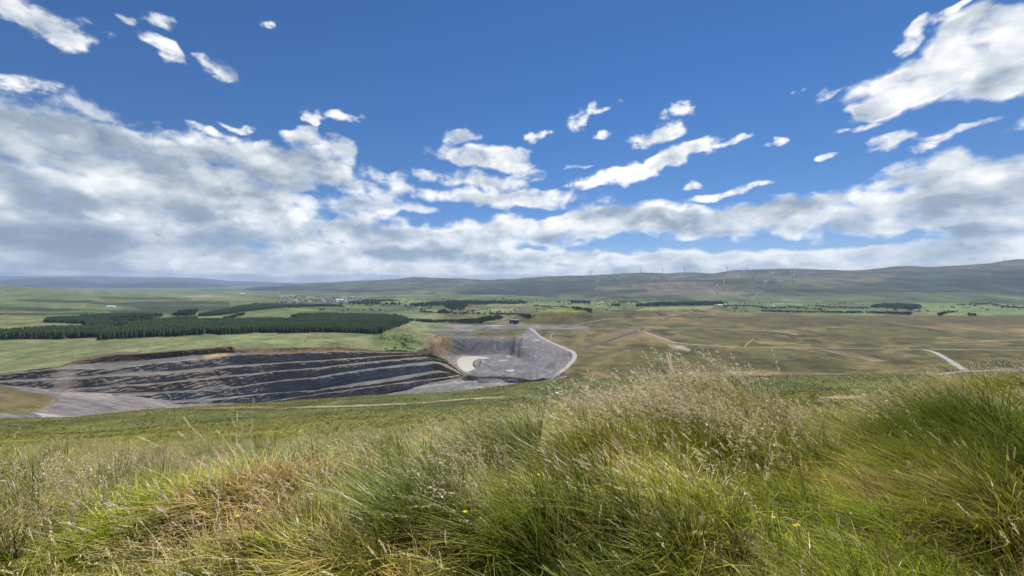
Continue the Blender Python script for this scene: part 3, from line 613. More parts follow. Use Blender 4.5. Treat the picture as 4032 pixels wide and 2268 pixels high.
# ---- quarry face relief and colour
WX, WY, WZ, WPX = wall.X, wall.D, wall.Z.copy(), wall.PX
fn = WT[:, 0][:, None] + 0 * WPX; isf = WT[:, 1][:, None] + 0 * WPX; tv = WT[:, 2][:, None] + 0 * WPX
inner = sstep(0, .12, tv) * sstep(1., .85, tv) * isf * sstep(1846, 1780, WPX)
ru, rv = WX + .45 * WZ + 9 * fbm(WX / 30, WZ / 12, 101, 3) * 2, WZ - .12 * WX + 5 * fbm(WX / 18, WZ / 9 + 7, 103, 3) * 2
qa, qb = ru * .80 + rv * .6, -ru * .6 + rv * .80; qc, qd = ru * .5 - rv * .87, ru * .87 + rv * .5
crack = np.abs(fbm(qa / 6, qb / 7, 105, 4)); butt = fbm(qc / 20, qd / 22, 108, 4)
D2 = WY + inner * np.clip(WPX / 1100, .35, 1) * (butt * 3.5 + crack * 4 - .7 + .4 * np.sin(rv * 1.6 + 5 * butt) + fbm(WX / 2.5, WZ / 2.5, 109, 2) * 2.4)
Z2 = WZ + (1 - isf) * fbm(WX / 8, WY / 8, 112, 3) * .6 * sstep(1846, 1780, WPX) + isf * inner * fbm(WX / 5, WZ / 5, 114, 3) * 1.2
wcx = np.zeros(WZ.shape + (3,)) + (.205, .182, .160)
a1 = fbm(ru / 30, rv / 2.6, 120, 4); a2 = fbm(qa / 4.5, qb / 3.2, 123, 4) + .5 * fbm(qc / 1.6, qd / 1.6, 124, 2); a3 = fbm(qc / 40, qd / 26, 126, 4); a4 = fbm(ru / 12, rv / 1.2, 128, 2)
wcx = mixc(wcx, sstep(-.05, .15, a1) * .8, (.25, .215, .175))
wcx = mixc(wcx, sstep(-.02, .16, a2) * .75, (.29, .26, .22)); wcx = mixc(wcx, sstep(.0, .2, a4) * .4, (.11, .10, .095))
brown = np.clip(((fn == 2) * sstep(700, 1100, WPX) + (fn == 1) * sstep(1200, 1500, WPX) + (fn == 3) * sstep(1000, 700, WPX) * .7 + (fn == 2) * .3 + (fn == 5) * .25 + (fn == 4) * sstep(900,500,WPX) * .4), 0, 1)
wcx = mixc(wcx, brown * sstep(-.15, .12, a3 + a2 * .8) * .8, (.215, .145, .09))
talus = np.clip((fn == 4) * sstep(.30, .55, tv + a3 * .8) + (fn == 5) * sstep(.6, .9, tv + a3) * sstep(1150, 700, WPX) + (fn == 3) * sstep(.65, .95, tv + a3) * .5 + (fn == 6) * sstep(.6, 1., tv) * .4, 0, 1) * isf
talus = np.clip(talus + isf * sstep(.7, 1., tv + .8 * fbm(qc / 24, qd / 16, 127, 3)) * .6, 0, 1)
big = np.exp(-(((WPX - 1400) / 110) ** 2)) * (fn >= 4) * (fn <= 4) * isf
talus = np.clip(talus + big, 0, 1)
wcx = mixc(wcx, talus * .85, (.20, .21, .22)); wcx = mixc(wcx, talus * sstep(0, .2, a2) * .4, (.26, .265, .27))
tread = mixc(np.zeros_like(wcx) + (.125, .122, .115), sstep(-.1, .2, a1), (.115, .112, .108)); tread = mixc(tread, (fn == 2) * .3 + (fn == 3) * .5 * sstep(800, 1200, WPX), (.17, .15, .10))
wcx = np.where((isf < .5)[..., None], tread, wcx)
soil = mixc(np.zeros_like(wcx) + (.150, .098, .062), sstep(-.1, .15, a2), (.095, .07, .045))
soil = np.where(((WPX > 400) & (WPX < 915))[..., None], mixc(soil, .6 + a2, (.06, .048, .038)), soil)
wcx = np.where(((fn == 0) & (isf > .5))[..., None], soil, wcx)
wcx = np.where(((fn == 0) & (isf < .5))[..., None], mixc(soil * .9, .2, (.1, .12, .04)), wcx)
tr1 = (fn == 1) & (isf < .5)
wcx = np.where(tr1[..., None], mixc(tread, sstep(930, 1000, WPX), (.125, .085, .052)), wcx)
wcx = mixc(wcx, ((fn == 1) & (isf < .5)) * sstep(760, 820, WPX) * sstep(915, 880, WPX), (.30, .19, .10))
top_grey = (fn == 1) & (isf < .5) & (WPX > 380) & (WPX < 800); wcx = mixc(wcx, top_grey * 1., (.12, .115, .108))
nose = sstep(1660, 1740, WPX); wcx = mixc(wcx, nose * sstep(-.1, .15, a2) * .8, (.19, .14, .08)); wcx = mixc(wcx, nose * sstep(.1, .25, a3 + a2 * .4), (.10, .11, .055))
wcx = mixc(wcx, sstep(10, 0, np.abs(WY - kD[0])) * 0, (.1, .1, .1))
rub = sstep(1690, 1735, WPX); wcx = mixc(wcx, rub, (.16, .135, .095)); wcx = mixc(wcx, rub * sstep(.0, .15, a2), (.26, .21, .14)); wcx = mixc(wcx, rub * sstep(.02, .2, -a3), (.085, .095, .06))
wcx = np.clip(wcx * (1 + .3 * fbm(WX / 1.5, WZ / 1.5, 130, 2))[..., None], .006, .8)
wv_ = np.stack([(WPX - CX) / F * D2, D2, Z2], -1).reshape(-1, 3)
f_ = wall.faces()[:, ::-1]
terr = tag(mesh_np('quarry_terraces', wv_, f_, MAT_ROCK, color=wcx, smooth=True), kind='structure')

# ---- hills
ht = {}
def hcol(px, *k): ht[px] = [(k[0][1] - 500, -260)] + [pd(*p) for p in k] + [(k[-1][1] + 1200, -(k[-1][0] - H) * k[-1][1] / F - 260)]
hcol(1000, (1178, 6800), (1172, 7500), (1165, 9000), (1150, 10000), (1140, 12000))
hcol(1130, (1170, 6500), (1164, 7200), (1152, 8500), (1140, 9600), (1122, 11500))
hcol(1217, (1166, 6200), (1156, 7000), (1142, 8200), (1131, 9300), (1113.5, 11500))
hcol(1386, (1160, 5800), (1150, 6600), (1134, 7800), (1125, 8800), (1107, 10800))
hcol(1531, (1160, 5600), (1148, 6300), (1130, 7300), (1120, 8300), (1101, 10200))
hcol(1628, (1162, 5500), (1147, 6200), (1126, 7200), (1117, 8100), (1092, 9800))
hcol(1725, (1163, 5400), (1148, 6100), (1127, 7000), (1119, 8000), (1094, 9500))
hcol(1918, (1164, 5200), (1150, 5800), (1129, 6700), (1121, 7700), (1101, 9000))
hcol(2014, (1165, 5000), (1150, 5600), (1130, 6400), (1121, 7300), (1097, 8600))
hcol(2145, (1170, 4500), (1152, 5000), (1130, 5800), (1118, 6800), (1089, 8200))
hcol(2290, (1178, 3900), (1155, 4500), (1130, 5300), (1117, 6400), (1084, 7800))
hcol(2415, (1182, 3600), (1156, 4200), (1130, 4900), (1116, 5900), (1079, 7500))
hcol(2522, (1182, 3500), (1155, 4100), (1121, 4900), (1112, 5800), (1074, 7300))
hcol(2628, (1182, 3500), (1153, 4050), (1114, 4900), (1110, 5700), (1076, 7200))
hcol(2725, (1182, 3450), (1152, 4000), (1108, 4850), (1106, 5600), (1072, 7000))
hcol(2811, (1182, 3450), (1150, 3950), (1105, 4850), (1104, 5500), (1075, 6900))
hcol(2894, (1182, 3400), (1150, 3900), (1098, 4800), (1097, 5500), (1063, 6800))
hcol(3014, (1184, 3350), (1150, 3850), (1097, 4750), (1094, 5400), (1060, 6800))
hcol(3125, (1185, 3300), (1150, 3800), (1099, 4700), (1090, 5300), (1059, 6700))
hcol(3231, (1185, 3200), (1150, 3700), (1100, 4600), (1084, 5200), (1063, 6500))
hcol(3367, (1186, 3100), (1150, 3600), (1100, 4400), (1080, 5000), (1065, 6300))
hcol(3439, (1187, 3050), (1150, 3500), (1100, 4300), (1076, 4900), (1058, 6100))
hcol(3536, (1188, 3000), (1150, 3450), (1100, 4200), (1072, 4800), (1047, 6000))
hcol(3584, (1188, 3000), (1150, 3400), (1100, 4200), (1072, 4800), (1048, 5900))
hcol(3657, (1189, 2950), (1150, 3400), (1098, 4100), (1070, 4700), (1052, 5700))
hcol(3753, (1190, 2900), (1150, 3350), (1096, 4000), (1066, 4600), (1047, 5600))
hcol(3898, (1190, 2850), (1150, 3300), (1092, 4000), (1060, 4600), (1039, 5500))
hcol(3995, (1190, 2800), (1150, 3300), (1090, 4000), (1055, 4600), (1023, 5500))
hcol(4200, (1190, 2800), (1150, 3300), (1088, 3900), (1052, 4500), (1020, 5400))
hcol(5000, (1190, 2700), (1150, 3200), (1080, 3800), (1045, 4400), (1010, 5300))
hc = np.linspace(1000, 4950, 900)
hills = knots_to_sheet(hc, ht, [3, 40, 46, 30, 34, 4])
X, Y, PX = hills.X, hills.D, hills.PX
k_ = sstep(3200, 4200, Y) * np.clip(Y / 5000, .5, 1.4)
hills.Z += k_ * (fbm(X / 700, Y / 700, 140, 4) * 26 + fbm(X / 160, Y / 200, 143, 4) * 11) * sstep(0, 60, hills.Z + 320)
hills.upd(); PY = hills.PY
n1 = fbm(X / 500, Y / 700, 150, 5); n2 = fbm(X / 130, Y / 200, 153, 4); n4 = fbm(PX / 80, PY / 7, 156, 4)
wx = PX + 20 * n1; wy = PY + 6 * n2
c = np.zeros(PY.shape + (3,)) + (.105, .105, .055)
c = mixc(c, sstep(-.05, .2, n1 + n4 * .6), (.075, .085, .035)); c = mixc(c, sstep(.02, .2, n2 + n4 * .5) * .8, (.040, .044, .028)); c = mixc(c, sstep(.05, .25, -n1 + n4) * .6, (.17, .14, .10))
c = mixc(c, sstep(1150, 1176, PY + 10 * n2) * .9, (.105, .145, .048)); c = mixc(c, sstep(1160, 1180, PY) * sstep(0, .15, n4) * .6, (.05, .07, .03))
c = mixc(c, sstep(2150, 1900, PX) * .8, (.085, .10, .045)); c = mixc(c, sstep(2150, 1900, PX) * sstep(-.02, .15, n1 + n4 * .9) * .8, (.035, .055, .028)); c = mixc(c, sstep(2150, 1900, PX) * sstep(.08, .25, -n4) * .7, (.15, .17, .06))
FORH = [[(1230,1160),(1420,1152),(1440,1155),(1260,1165)], [(1500,1160),(1700,1154),(1760,1157),(1600,1164)], [(1880,1166),(2000,1160),(2080,1164),(1960,1171)], [(1560,1122),(1700,1118),(1720,1121),(1600,1126)], [(1880,1130),(1990,1124),(2020,1128),(1900,1134)], [(2400,1170),(2560,1166),(2620,1170),(2480,1175)], [(2900,1160),(2990,1157),(3010,1162),(2930,1166)], [(2000,1117),(2140,1107),(2300,1104),(2500,1102),(2850,1099),(2850,1106),(2620,1113),(2415,1120),(2350,1127),(2330,1142),(2230,1152),(2200,1160),(2130,1180),(2040,1178),(1980,1160)],
        [(1207,1155),(1330,1146),(1500,1140),(1640,1134),(1650,1138),(1500,1147),(1350,1153)], [(1780,1150),(1900,1140),(2060,1135),(2060,1160),(1860,1160)], [(2415,1140),(2540,1138),(2550,1150),(2440,1152)]]
for p in FORH: c = mixc(c, sstep(-3, 3, dpoly(wx, wy, p, 2.5)) * .95, (.020, .036, .022))
c = mixc(c, sstep(-4, 6, dpoly(wx, wy, [(3560,1070),(3800,1062),(4900,1045),(4900,1165),(3950,1160),(3900,1152),(3480,1150),(3290,1142),(3420,1122),(3500,1095)], 2.)) * .93, (.036, .064, .038))
for pts_, w_ in (([(3440,1143),(3620,1147),(3860,1149)], 2.6), ([(3900,1096),(4090,1100)], 2.6), ([(3780,1090),(3860,1093)], 2.2), ([(3600,1114),(3640,1115)], 2.2), ([(3530,1101),(3680,1104)], 1.5), ([(3200,1078),(3400,1074),(3560,1071)], 2.0), ([(3740,1118),(3850,1121)], 1.8), ([(3570,1078),(3620,1080)], 2.5)):
    c = mixc(c, np.exp(-(dline(PX, wy, pts_, 1.5) / (w_ * 1.3)) ** 2), (.014, .026, .018))
c = mixc(c, sstep(-2, 3, dpoly(wx, wy, [(2995,1133),(3300,1140),(3560,1135),(3440,1155),(3250,1152),(3000,1150)], 2)) * .7, (.035, .05, .032))
c = mixc(c, sstep(0, 5, dpoly(wx, wy, [(3870,1066),(3895,1066),(3905,1100),(3890,1100)], 1)) * .8, (.10, .10, .06))
c = mixc(c, sstep(-2, 3, dpoly(wx, wy, [(3180,1100),(3400,1096),(3500,1110),(3300,1116)], 2)) * .5, (.15, .13, .09))
fx = X / 300 + n1 * 1.5; fy = Y / 260 + n1; hd = np.maximum(sstep(.46, .5, np.abs(fx % 1 - .5)), sstep(.45, .5, np.abs(fy % 1 - .5))); c = mixc(c, hd * sstep(1164, 1180, PY) * .7, (.03, .045, .025))
hillo = tag(mesh_np('hills', hills.verts(), hills.faces(), MAT_HILL, color=np.clip(c * .68 * np.clip(1 + 1.7 * fbm(X / 240, Y / 420, 171, 4) + 1.3 * fbm(X / 60, Y / 160, 173, 3), .35, 1.9)[..., None], .006, .8)), kind='structure')

def ridge(name, pts, D, depth, drop, tone, x0, x1, seed, rough=1.):
    p = T(pts); cx = np.linspace(x0, x1, int((x1 - x0) / 9)); y = np.interp(cx, *p)
    for _ in range(2): y = np.convolve(np.pad(y, 2, 'edge'), np.ones(5) / 5, 'valid')
    tone = tuple(np.array(tone) * .55); zt = -(y - H) * D / F; R_ = 34; a = np.linspace(0, 1, R_)[:, None]
    Dr = D - depth * (1 - a) + 0 * cx; Zr = -(H + drop - H) * D / F * 0 + (-260) * (1 - np.sin(a * np.pi / 2)) + zt * np.sin(a * np.pi / 2)
    s = Sheet(cx, np.concatenate([Dr, Dr[-1:] + depth * .6]), np.concatenate([Zr, zt[None] - 300]))
    m_ = np.concatenate([np.sin(a * np.pi), a[:1] * 0])
    s.Z += m_ * fbm(s.X / (depth * .35), s.D / (depth * .5), seed, 4) * D * .018 * rough; s.upd()
    c_ = np.zeros(s.Z.shape + (3,)) + tone; c_ = mixc(c_, sstep(-.1, .2, fbm(s.X / (depth * .2), s.D / (depth * .4), seed + 5, 4)), np.array(tone) * .55); c_ = mixc(c_, sstep(.1, .25, fbm(s.X / (depth * .12), s.D / (depth * .2), seed + 9, 3)) * .5, np.array(tone) * 1.6)
    return tag(mesh_np(name, s.verts(), s.faces(), MAT_HILL, color=c_), kind='structure')
ridge('far_hills', "-900,1080 0,1086 145,1089 266,1088 435,1090 556,1091 676,1092 821,1097 894,1106 1014,1109 1100,1114 1180,1119", 23000, 6000, 30, (.06, .07, .04), -900, 1180, 200)
ridge('far_hills', "-900,1100 0,1104 100,1098 217,1094 338,1106 411,1117 483,1107 556,1116 604,1106 725,1110 821,1118 918,1127 1000,1140", 14500, 4000, 40, (.055, .07, .035), -900, 1010, 230)
ridge('far_hills', "640,1142 800,1138 942,1140 1014,1128 1100,1126 1190,1127 1260,1136", 9500, 2600, 50, (.06, .075, .035), 640, 1260, 260, .6)

# ---- near hillside
nt = {}
def ncol(px, brow, mid, sl, far, crest):
    cd_, cy = crest; zc = -(cy - H) * cd_ / F
    nt[px] = [(.5, -1.62), (2.2, -1.60), (6.0, brow), pd(mid, 12), pd(sl, 40), pd(far, 120), (cd_, zc), (cd_ * 1.12, zc - 20), (cd_ * 1.6, -200)]
ncol(-2500, -3.4, 1900, 1840, 1780, (240, 1720)); ncol(0, -3.55, 1850, 1772, 1708, (250, 1661)); ncol(193, -3.5, 1842, 1768, 1704, (250, 1657)); ncol(290, -3.5, 1840, 1765, 1702, (252, 1655))
ncol(580, -3.4, 1830, 1750, 1685, (258, 1623)); ncol(773, -3.35, 1822, 1742, 1674, (265, 1613)); ncol(1100, -3.2, 1835, 1730, 1655, (272, 1594)); ncol(1435, -3.0, 1812, 1700, 1630, (280, 1570))
ncol(1790, -2.8, 1785, 1680, 1612, (285, 1555)); ncol(2076, -2.5, 1750, 1655, 1585, (290, 1516)); ncol(2250, -2.25, 1720, 1640, 1570, (295, 1506)); ncol(2435, -2.2, 1705, 1625, 1560, (300, 1503)); ncol(2821, -1.95, 1680, 1605, 1545, (300, 1494))
ncol(3250, -2.5, 1715, 1615, 1548, (300, 1490)); ncol(3463, -2.45, 1680, 1600, 1540, (300, 1487)); ncol(3750, -1.95, 1690, 1602, 1542, (300, 1489)); ncol(4032, -1.8, 1690, 1605, 1545, (300, 1492)); ncol(6500, -1.8, 1700, 1620, 1560, (300, 1500))
nc = np.concatenate([np.linspace(-2400, -300, 70)[:-1], np.linspace(-300, 4330, 560), np.linspace(4330, 6400, 70)[1:]])
near = knots_to_sheet(nc, nt, [14, 70, 60, 30, 40, 56, 4, 8], geo=False)
X, Y, PX = near.X, near.D, near.PX
hum = fbm(X / .95 + 3.1, Y / .8, 301, 4) * .66 * sstep(.8, 2., Y) * sstep(26, 8, Y) + fbm(X / 3.2, Y / 3., 304, 3) * .34 * sstep(2, 6, Y) * sstep(60, 12, Y) + fbm(X / 14, Y / 18, 306, 4) * 1.0 * sstep(30, 90, Y) * sstep(320, 200, Y) + fbm(X / 1.6, Y / 2., 309, 3) * .35 * sstep(16, 30, Y) * sstep(200, 80, Y)
near.Z += hum; near.upd(); PY = near.PY
n1 = fbm(X / 22, Y / 34, 310, 5); n2 = fbm(X / 5, Y / 9, 313, 4); n4 = fbm(PX / 160, PY / 16, 316, 4)
c = np.zeros(PY.shape + (3,)) + (.070, .090, .022)
c = mixc(c, sstep(-.1, .2, n1 + n4 * .4), (.095, .105, .032)); c = mixc(c, sstep(.0, .25, n2 + n4 * .6) * .7, (.045, .068, .014)); c = mixc(c, sstep(.08, .25, -n1 + n2 * .5) * .6, (.13, .12, .05))
farm = sstep(30, 60, Y)
c = mixc(c, farm * sstep(2050, 2300, PX) * sstep(1565, 1535, PY) * .9, (.050, .080, .012))
c = mixc(c, farm * sstep(2400, 3000, PX) * sstep(1540, 1500, PY) * .35, (.13, .115, .045))
c = mixc(c, farm * sstep(11, 4, np.abs(PY - np.interp(PX, [-200, 0, 300, 580, 773, 900], [1722, 1703, 1675, 1646, 1626, 1610]) + 16 * n2)) * sstep(900, 560, PX) * .8, (.110, .135, .014))
tan = np.interp(PX, *T("800,1608 1000,1606 1142,1604 1300,1600 1600,1590 1750,1576 1990,1563"))
c = mixc(c, farm * sstep(4.5, 1.5, np.abs(PY - tan + 10 * n2)) * sstep(830, 870, PX) * sstep(2000, 1960, PX), (.27, .215, .125))
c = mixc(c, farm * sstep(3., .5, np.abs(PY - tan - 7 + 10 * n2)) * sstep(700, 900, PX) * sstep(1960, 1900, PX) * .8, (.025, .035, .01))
c = mixc(c, farm * sstep(4, 1, np.abs(PY - 1606 + 6 * n2)) * sstep(760, 800, PX) * sstep(1140, 1100, PX) * .8, (.17, .10, .045))
c = mixc(c, sstep(7, 3, np.abs(PY - 1573 + 10 * n2)) * (PX > 3230) * (PX < 3460) * farm, (.24, .2, .13))
c = mixc(c, sstep(15, 5, Y), (.036, .030, .012)); c = mixc(c, sstep(15, 5, Y) * sstep(-.05, .2, fbm(X / .5, Y / .5, 320, 3)), (.08, .065, .03))  # earth under the near tufts darkened, shade of the hollows put into its colour
c = c * np.clip(.92 + 1.2 * fbm(X / 6, Y / 4, 331, 4) + 1.2 * fbm(X / 20, Y / 14, 335, 4), .35, 1.8)[..., None]; c = mixc(c, sstep(.08, .25, fbm(X / 5, Y / 5, 341, 4)) * .5 * sstep(15, 30, Y), (.14, .125, .055))
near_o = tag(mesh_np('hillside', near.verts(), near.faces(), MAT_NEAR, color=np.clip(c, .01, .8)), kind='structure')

# ---------------------------------------------------------------- air
hm = bpy.data.materials.new('pale_air'); hm.use_nodes = True; n = NG(hm.node_tree); n.n.clear()
pv = n.new('ShaderNodeVolumePrincipled'); pv.inputs['Color'].default_value = (.52, .70, .97, 1); pv.inputs['Density'].default_value = 4.0e-5; pv.inputs['Anisotropy'].default_value = 0.1
n.link(pv.outputs[0], n.new('ShaderNodeOutputMaterial').inputs['Volume'])
hz = MB().box((0, 12000, 40), (60000, 30000, 780)).build('haze', hm); tag(hz, kind='stuff')

# ---------------------------------------------------------------- water
def water_mat(name, c_, rough):
    m = bpy.data.materials.new(name); m.use_nodes = True; n = NG(m.node_tree); b = n.n['Principled BSDF']; b.inputs['Base Color'].default_value = (*c_, 1); b.inputs['Roughness'].default_value = rough
    b.inputs['Specular IOR Level'].default_value = .4
    t_ = n.new('ShaderNodeTexCoord'); f = n.noise(t_.outputs['Object'], .5, 3); bp = n.new('ShaderNodeBump'); bp.inputs['Strength'].default_value = .1; bp.inputs['Distance'].default_value = .1; n.link(f, bp.inputs['Height']); n.link(bp.outputs[0], b.inputs['Normal']); return m
MAT_SILT = water_mat('silty_water', (.50, .46, .38), .25); MAT_PUD = water_mat('puddle_water', (.42, .42, .42), .12)
def flat_poly(name, pts, z, mat, kind='structure', th=0.):
    P = [((x_ - CX) / F * (-z * F / (y_ - H)), -z * F / (y_ - H), z) for x_, y_ in pts]
    P2 = []
    for i in range(len(P)):      # rounded shore
        a, b = P[i], P[(i + 1) % len(P)]; P2 += [tuple(a[k] * .75 + b[k] * .25 for k in range(3)), tuple(a[k] * .25 + b[k] * .75 for k in range(3))]
    o = MB().add(P2, [tuple(range(len(P2)))[::-1]]).build(name, mat); return tag(o, kind=kind)
big = [(x_ + (x_ - 1850) * .03, y_ + (y_ - 1430) * .03) for x_, y_ in POND]
flat_poly('pond', big, PIT - .9, MAT_SILT)
for (cx_, cy_, rx_, ry_2) in [(1951,1283,22,2.6), (1900,1427,13,3.2), (1980,1420,20,3.2), (1958,1425,5,1.5), (2010,1460,18,3.6), (2002,1405,24,2.5), (1746,1553,28,4.5), (1897,1536,22,3), (1982,1520,24,3), (1955,1531,16,2.4), (1890,1525,10,2), (2110,1340,20,2.2), (2145,1500,12,1.8), (1935,1503,20,1.6), (2015,1496,16,1.4), (1875,1505,12,1.5),(1940,1540,12,1.8)]:
    x_, y_, z_ = base.locate(cx_, cy_); k = F / y_; vs = []
    for i in range(18):
        a = i / 18 * 2 * math.pi; r = 1 + .35 * (math.sin(3 * a + cx_) * .5 + math.sin(5 * a + cy_) * .4)
        vs.append((x_ + rx_ / k * r * math.cos(a), y_ + ry_2 * y_ / (cy_ - H) * r * math.sin(a), z_ + .45))
    tag(MB().add(vs, [tuple(range(18))]).build('puddle', MAT_PUD), kind='structure')

# ---------------------------------------------------------------- tracks and haul roads
def road(name, pts, w, mat, sheet=base, lift=.35, wedge=None):
    p = np.array(pts, float); seg = np.r_[0, np.cumsum(np.hypot(*np.diff(p, axis=0).T))]; n_ = max(2, int(seg[-1] / 5)); s_ = np.linspace(0, seg[-1], n_)
    qx, qy = np.interp(s_, seg, p[:, 0]), np.interp(s_, seg, p[:, 1])
    ker = np.ones(5) / 5
    for _ in range(2):
        if n_ > 8: qx = np.convolve(np.pad(qx, 2, 'reflect', reflect_type='odd'), ker, 'valid'); qy = np.convolve(np.pad(qy, 2, 'reflect', reflect_type='odd'), ker, 'valid')
    G = np.array([sheet.locate(a, b) for a, b in zip(qx, qy)])
    for _ in range(2):
        if n_ > 8: G[:, 1] = np.convolve(np.pad(G[:, 1], 2, 'reflect', reflect_type='odd'), ker, 'valid')
    G[:, 0] = (qx - CX) / F * G[:, 1]
    t_ = np.gradient(G[:, :2], axis=0); t_ /= np.hypot(*t_.T)[:, None] + 1e-9; nn = np.stack([-t_[:, 1], t_[:, 0]], 1)
    ww = (np.interp(np.linspace(0, 1, n_), np.linspace(0, 1, len(w)), w) if hasattr(w, '__len__') else np.full(n_, float(w))) * (1 + .25 * fbm(s_ / 12, s_ * 0, 5, 2))
    rows = []
    for e_ in (-.5, -.17, .17, .5):
        q_ = G[:, :2] + nn * (ww * e_)[:, None]; z_ = sheet.zat(q_[:, 0], q_[:, 1]); rows.append(np.c_[q_, z_ + lift * (1 if abs(e_) < .4 else .3)])
    V = np.stack(rows, 1).reshape(-1, 3); i = np.arange(n_ - 1)[:, None] * 4 + np.arange(3)[None]; i = i.ravel()
    return tag(mesh_np(name, V, np.stack([i, i + 1, i + 5, i + 4], 1), mat), kind='structure')
def rmat(name, c_): return plain(name, c_, .95, 0, .3, .25, .1)
G_LIGHT = rmat('pale_gravel', (.33, .315, .29)); G_GREY = rmat('grey_gravel', (.19, .18, .18)); G_TAN = rmat('dry_earth', (.27, .215, .14)); G_DARK = rmat('dark_shale', (.075, .068, .072)); G_MID = rmat('worn_moor_track', (.26, .24, .20))
road('haul_road', [(2086,1291),(2104,1306),(2126,1326),(2187,1356),(2240,1378),(2262,1388),(2267,1402),(2256,1422),(2235,1443),(2205,1468),(2180,1484),(2150,1496)], [7, 9, 10, 10, 9, 8], G_LIGHT, lift=.6)
road('haul_road', [(2098,1296),(2110,1318),(2130,1335),(2190,1364),(2240,1386)], [14, 16, 14, 8], G_GREY, lift=.45)
road('gravel_track', [(1960,1276),(2000,1277),(2070,1279),(2145,1287),(2190,1285),(2232,1283),(2295,1292),(2400,1295),(2483,1298),(2512,1301)], [14, 12, 8, 5, 5], G_GREY)
road('gravel_track', [(2041,1330),(2052,1318),(2090,1314)], 7, G_GREY)
road('gravel_track', [(2512,1301),(2560,1314),(2600,1330),(2647,1348),(2690,1353),(2725,1356),(2800,1361),(2918,1367),(3100,1370),(3300,1372),(3500,1374),(3640,1377)], [8, 8, 7, 5, 5, 4, 4, 5], G_MID)
road('gravel_track', [(3625,1376),(3650,1379),(3681,1386),(3740,1420),(3802,1460)], [6, 8, 8, 8], G_LIGHT)
road('gravel_track', [(3640,1376),(3800,1376),(4100,1380)], 4, G_MID)
road('gravel_track', [(3560,1485),(3700,1474),(3790,1462),(3900,1460),(3960,1456),(4060,1460),(4200,1466)], [5, 5, 4, 3, 3], G_LIGHT)
road('haul_road', [(2272,1377),(2320,1364),(2386,1346),(2440,1328),(2483,1311),(2531,1299)], [16, 14, 12, 10], G_DARK, lift=.2)
road('haul_road', [(2272,1374),(2320,1360),(2386,1341),(2440,1323),(2480,1308)], [3, 4, 3], G_GREY, lift=.8)
road('gravel_track', [(2725,1226),(2680,1236),(2604,1249),(2500,1253),(2386,1257),(2333,1266),(2260,1280)], [6, 5, 5, 4], G_MID)
road('gravel_track', [(2613,1292),(2750,1291),(2900,1297),(3000,1302),(3100,1309),(3140,1319)], [6, 9, 8, 12], G_TAN)
road('gravel_track', [(3700,1350),(3860,1346),(3900,1341),(4100,1336)], [4, 6, 9], G_TAN)
road('gravel_track', [(2625,1388),(2632,1410),(2633,1435),(2645,1460),(2662,1476)], 2.2, G_TAN, lift=.2)
road('gravel_track', [(2636,1388),(2641,1410),(2641,1435),(2650,1455)], 2.2, G_TAN, lift=.2)
road('gravel_track', [(2170,1340),(2165,1325),(2172,1312),(2190,1300)], 2.5, G_TAN, lift=.2)
road('gravel_track', [(2932,1364),(2948,1348),(2968,1335)], 2.5, G_TAN, lift=.2)
road('gravel_track', [(1915,1298),(1950,1311),(1985,1322)], 2.5, G_TAN, lift=.2)
road('gravel_track', [(2206,1348),(2280,1353),(2290,1356)], 3, G_DARK, lift=.2)
road('gravel_track', [(2959,1184),(2975,1165),(2997,1143),(3030,1136),(3060,1129)], 8, G_GREY, hills, 2)
road('gravel_track', [(3005,1104),(3060,1103),(3085,1106)], 14, G_LIGHT, hills, 3)
road('gravel_track', [(3038,1197),(3050,1202),(3057,1207),(3027,1213)], 7, G_LIGHT, base, 1)
road('pale_bench', [(1010,1600),(1200,1574),(1400,1556),(1600,1531),(1700,1519),(1800,1506),(1850,1501),(1940,1498),(2060,1500)], [4, 7, 7, 9, 7, 4], rmat('pale_bench_rock', (.26, .24, .21)), base, .5)

MAT_BANK = rmat('sandy_bank_soil', (.30, .25, .15))
road('sandy_bank', [(1142,1607),(1260,1604),(1400,1600),(1580,1592),(1660,1587)], [.5, 3, 4, 3, .5], MAT_BANK, near, .4)
road('sandy_bank', [(1700,1584),(1760,1579),(1860,1572),(1950,1566),(1995,1563)], [.5, 3, 4, .5], MAT_BANK, near, .4)
road('sandy_bank', [(770,1612),(880,1608),(1000,1606),(1120,1604)], [.5, 4, 4, .5], rmat('reddish_bank_soil', (.24, .15, .075)), near, .4)
road('sandy_bank', [(3220,1574),(3320,1572),(3470,1570)], [.5, 3, .5], MAT_BANK, near, .6)
# ---------------------------------------------------------------- trees
def tone_mesh(name, V, Fc, C, mat):
    return mesh_np(name, np.array(V), np.array(Fc), mat, color=np.array(C), smooth=False, link=False)
def conifer(seed, h=1.0):
    r = random.Random(seed); V = []; Fq = []; C = []; n_ = 7; tiers = 6
    for t_ in range(tiers):
        z0 = .06 + .82 * t_ / tiers; z1 = z0 + .30 * (1 - t_ / tiers * .35); z1 = min(z1, 1.0); rad = .23 * (1 - (t_ / tiers) ** 1.15) + .035
        b = len(V); off = r.random() * 6
        for k in range(n_ * 2):
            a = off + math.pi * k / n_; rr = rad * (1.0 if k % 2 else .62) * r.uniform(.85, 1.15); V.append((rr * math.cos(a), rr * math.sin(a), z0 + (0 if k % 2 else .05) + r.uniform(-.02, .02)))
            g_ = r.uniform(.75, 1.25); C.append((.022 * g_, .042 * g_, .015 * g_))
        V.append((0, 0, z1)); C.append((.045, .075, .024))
        for k in range(n_ * 2): Fq.append((b + k, b + (k + 1) % (n_ * 2), b + n_ * 2))
    return V, Fq, C
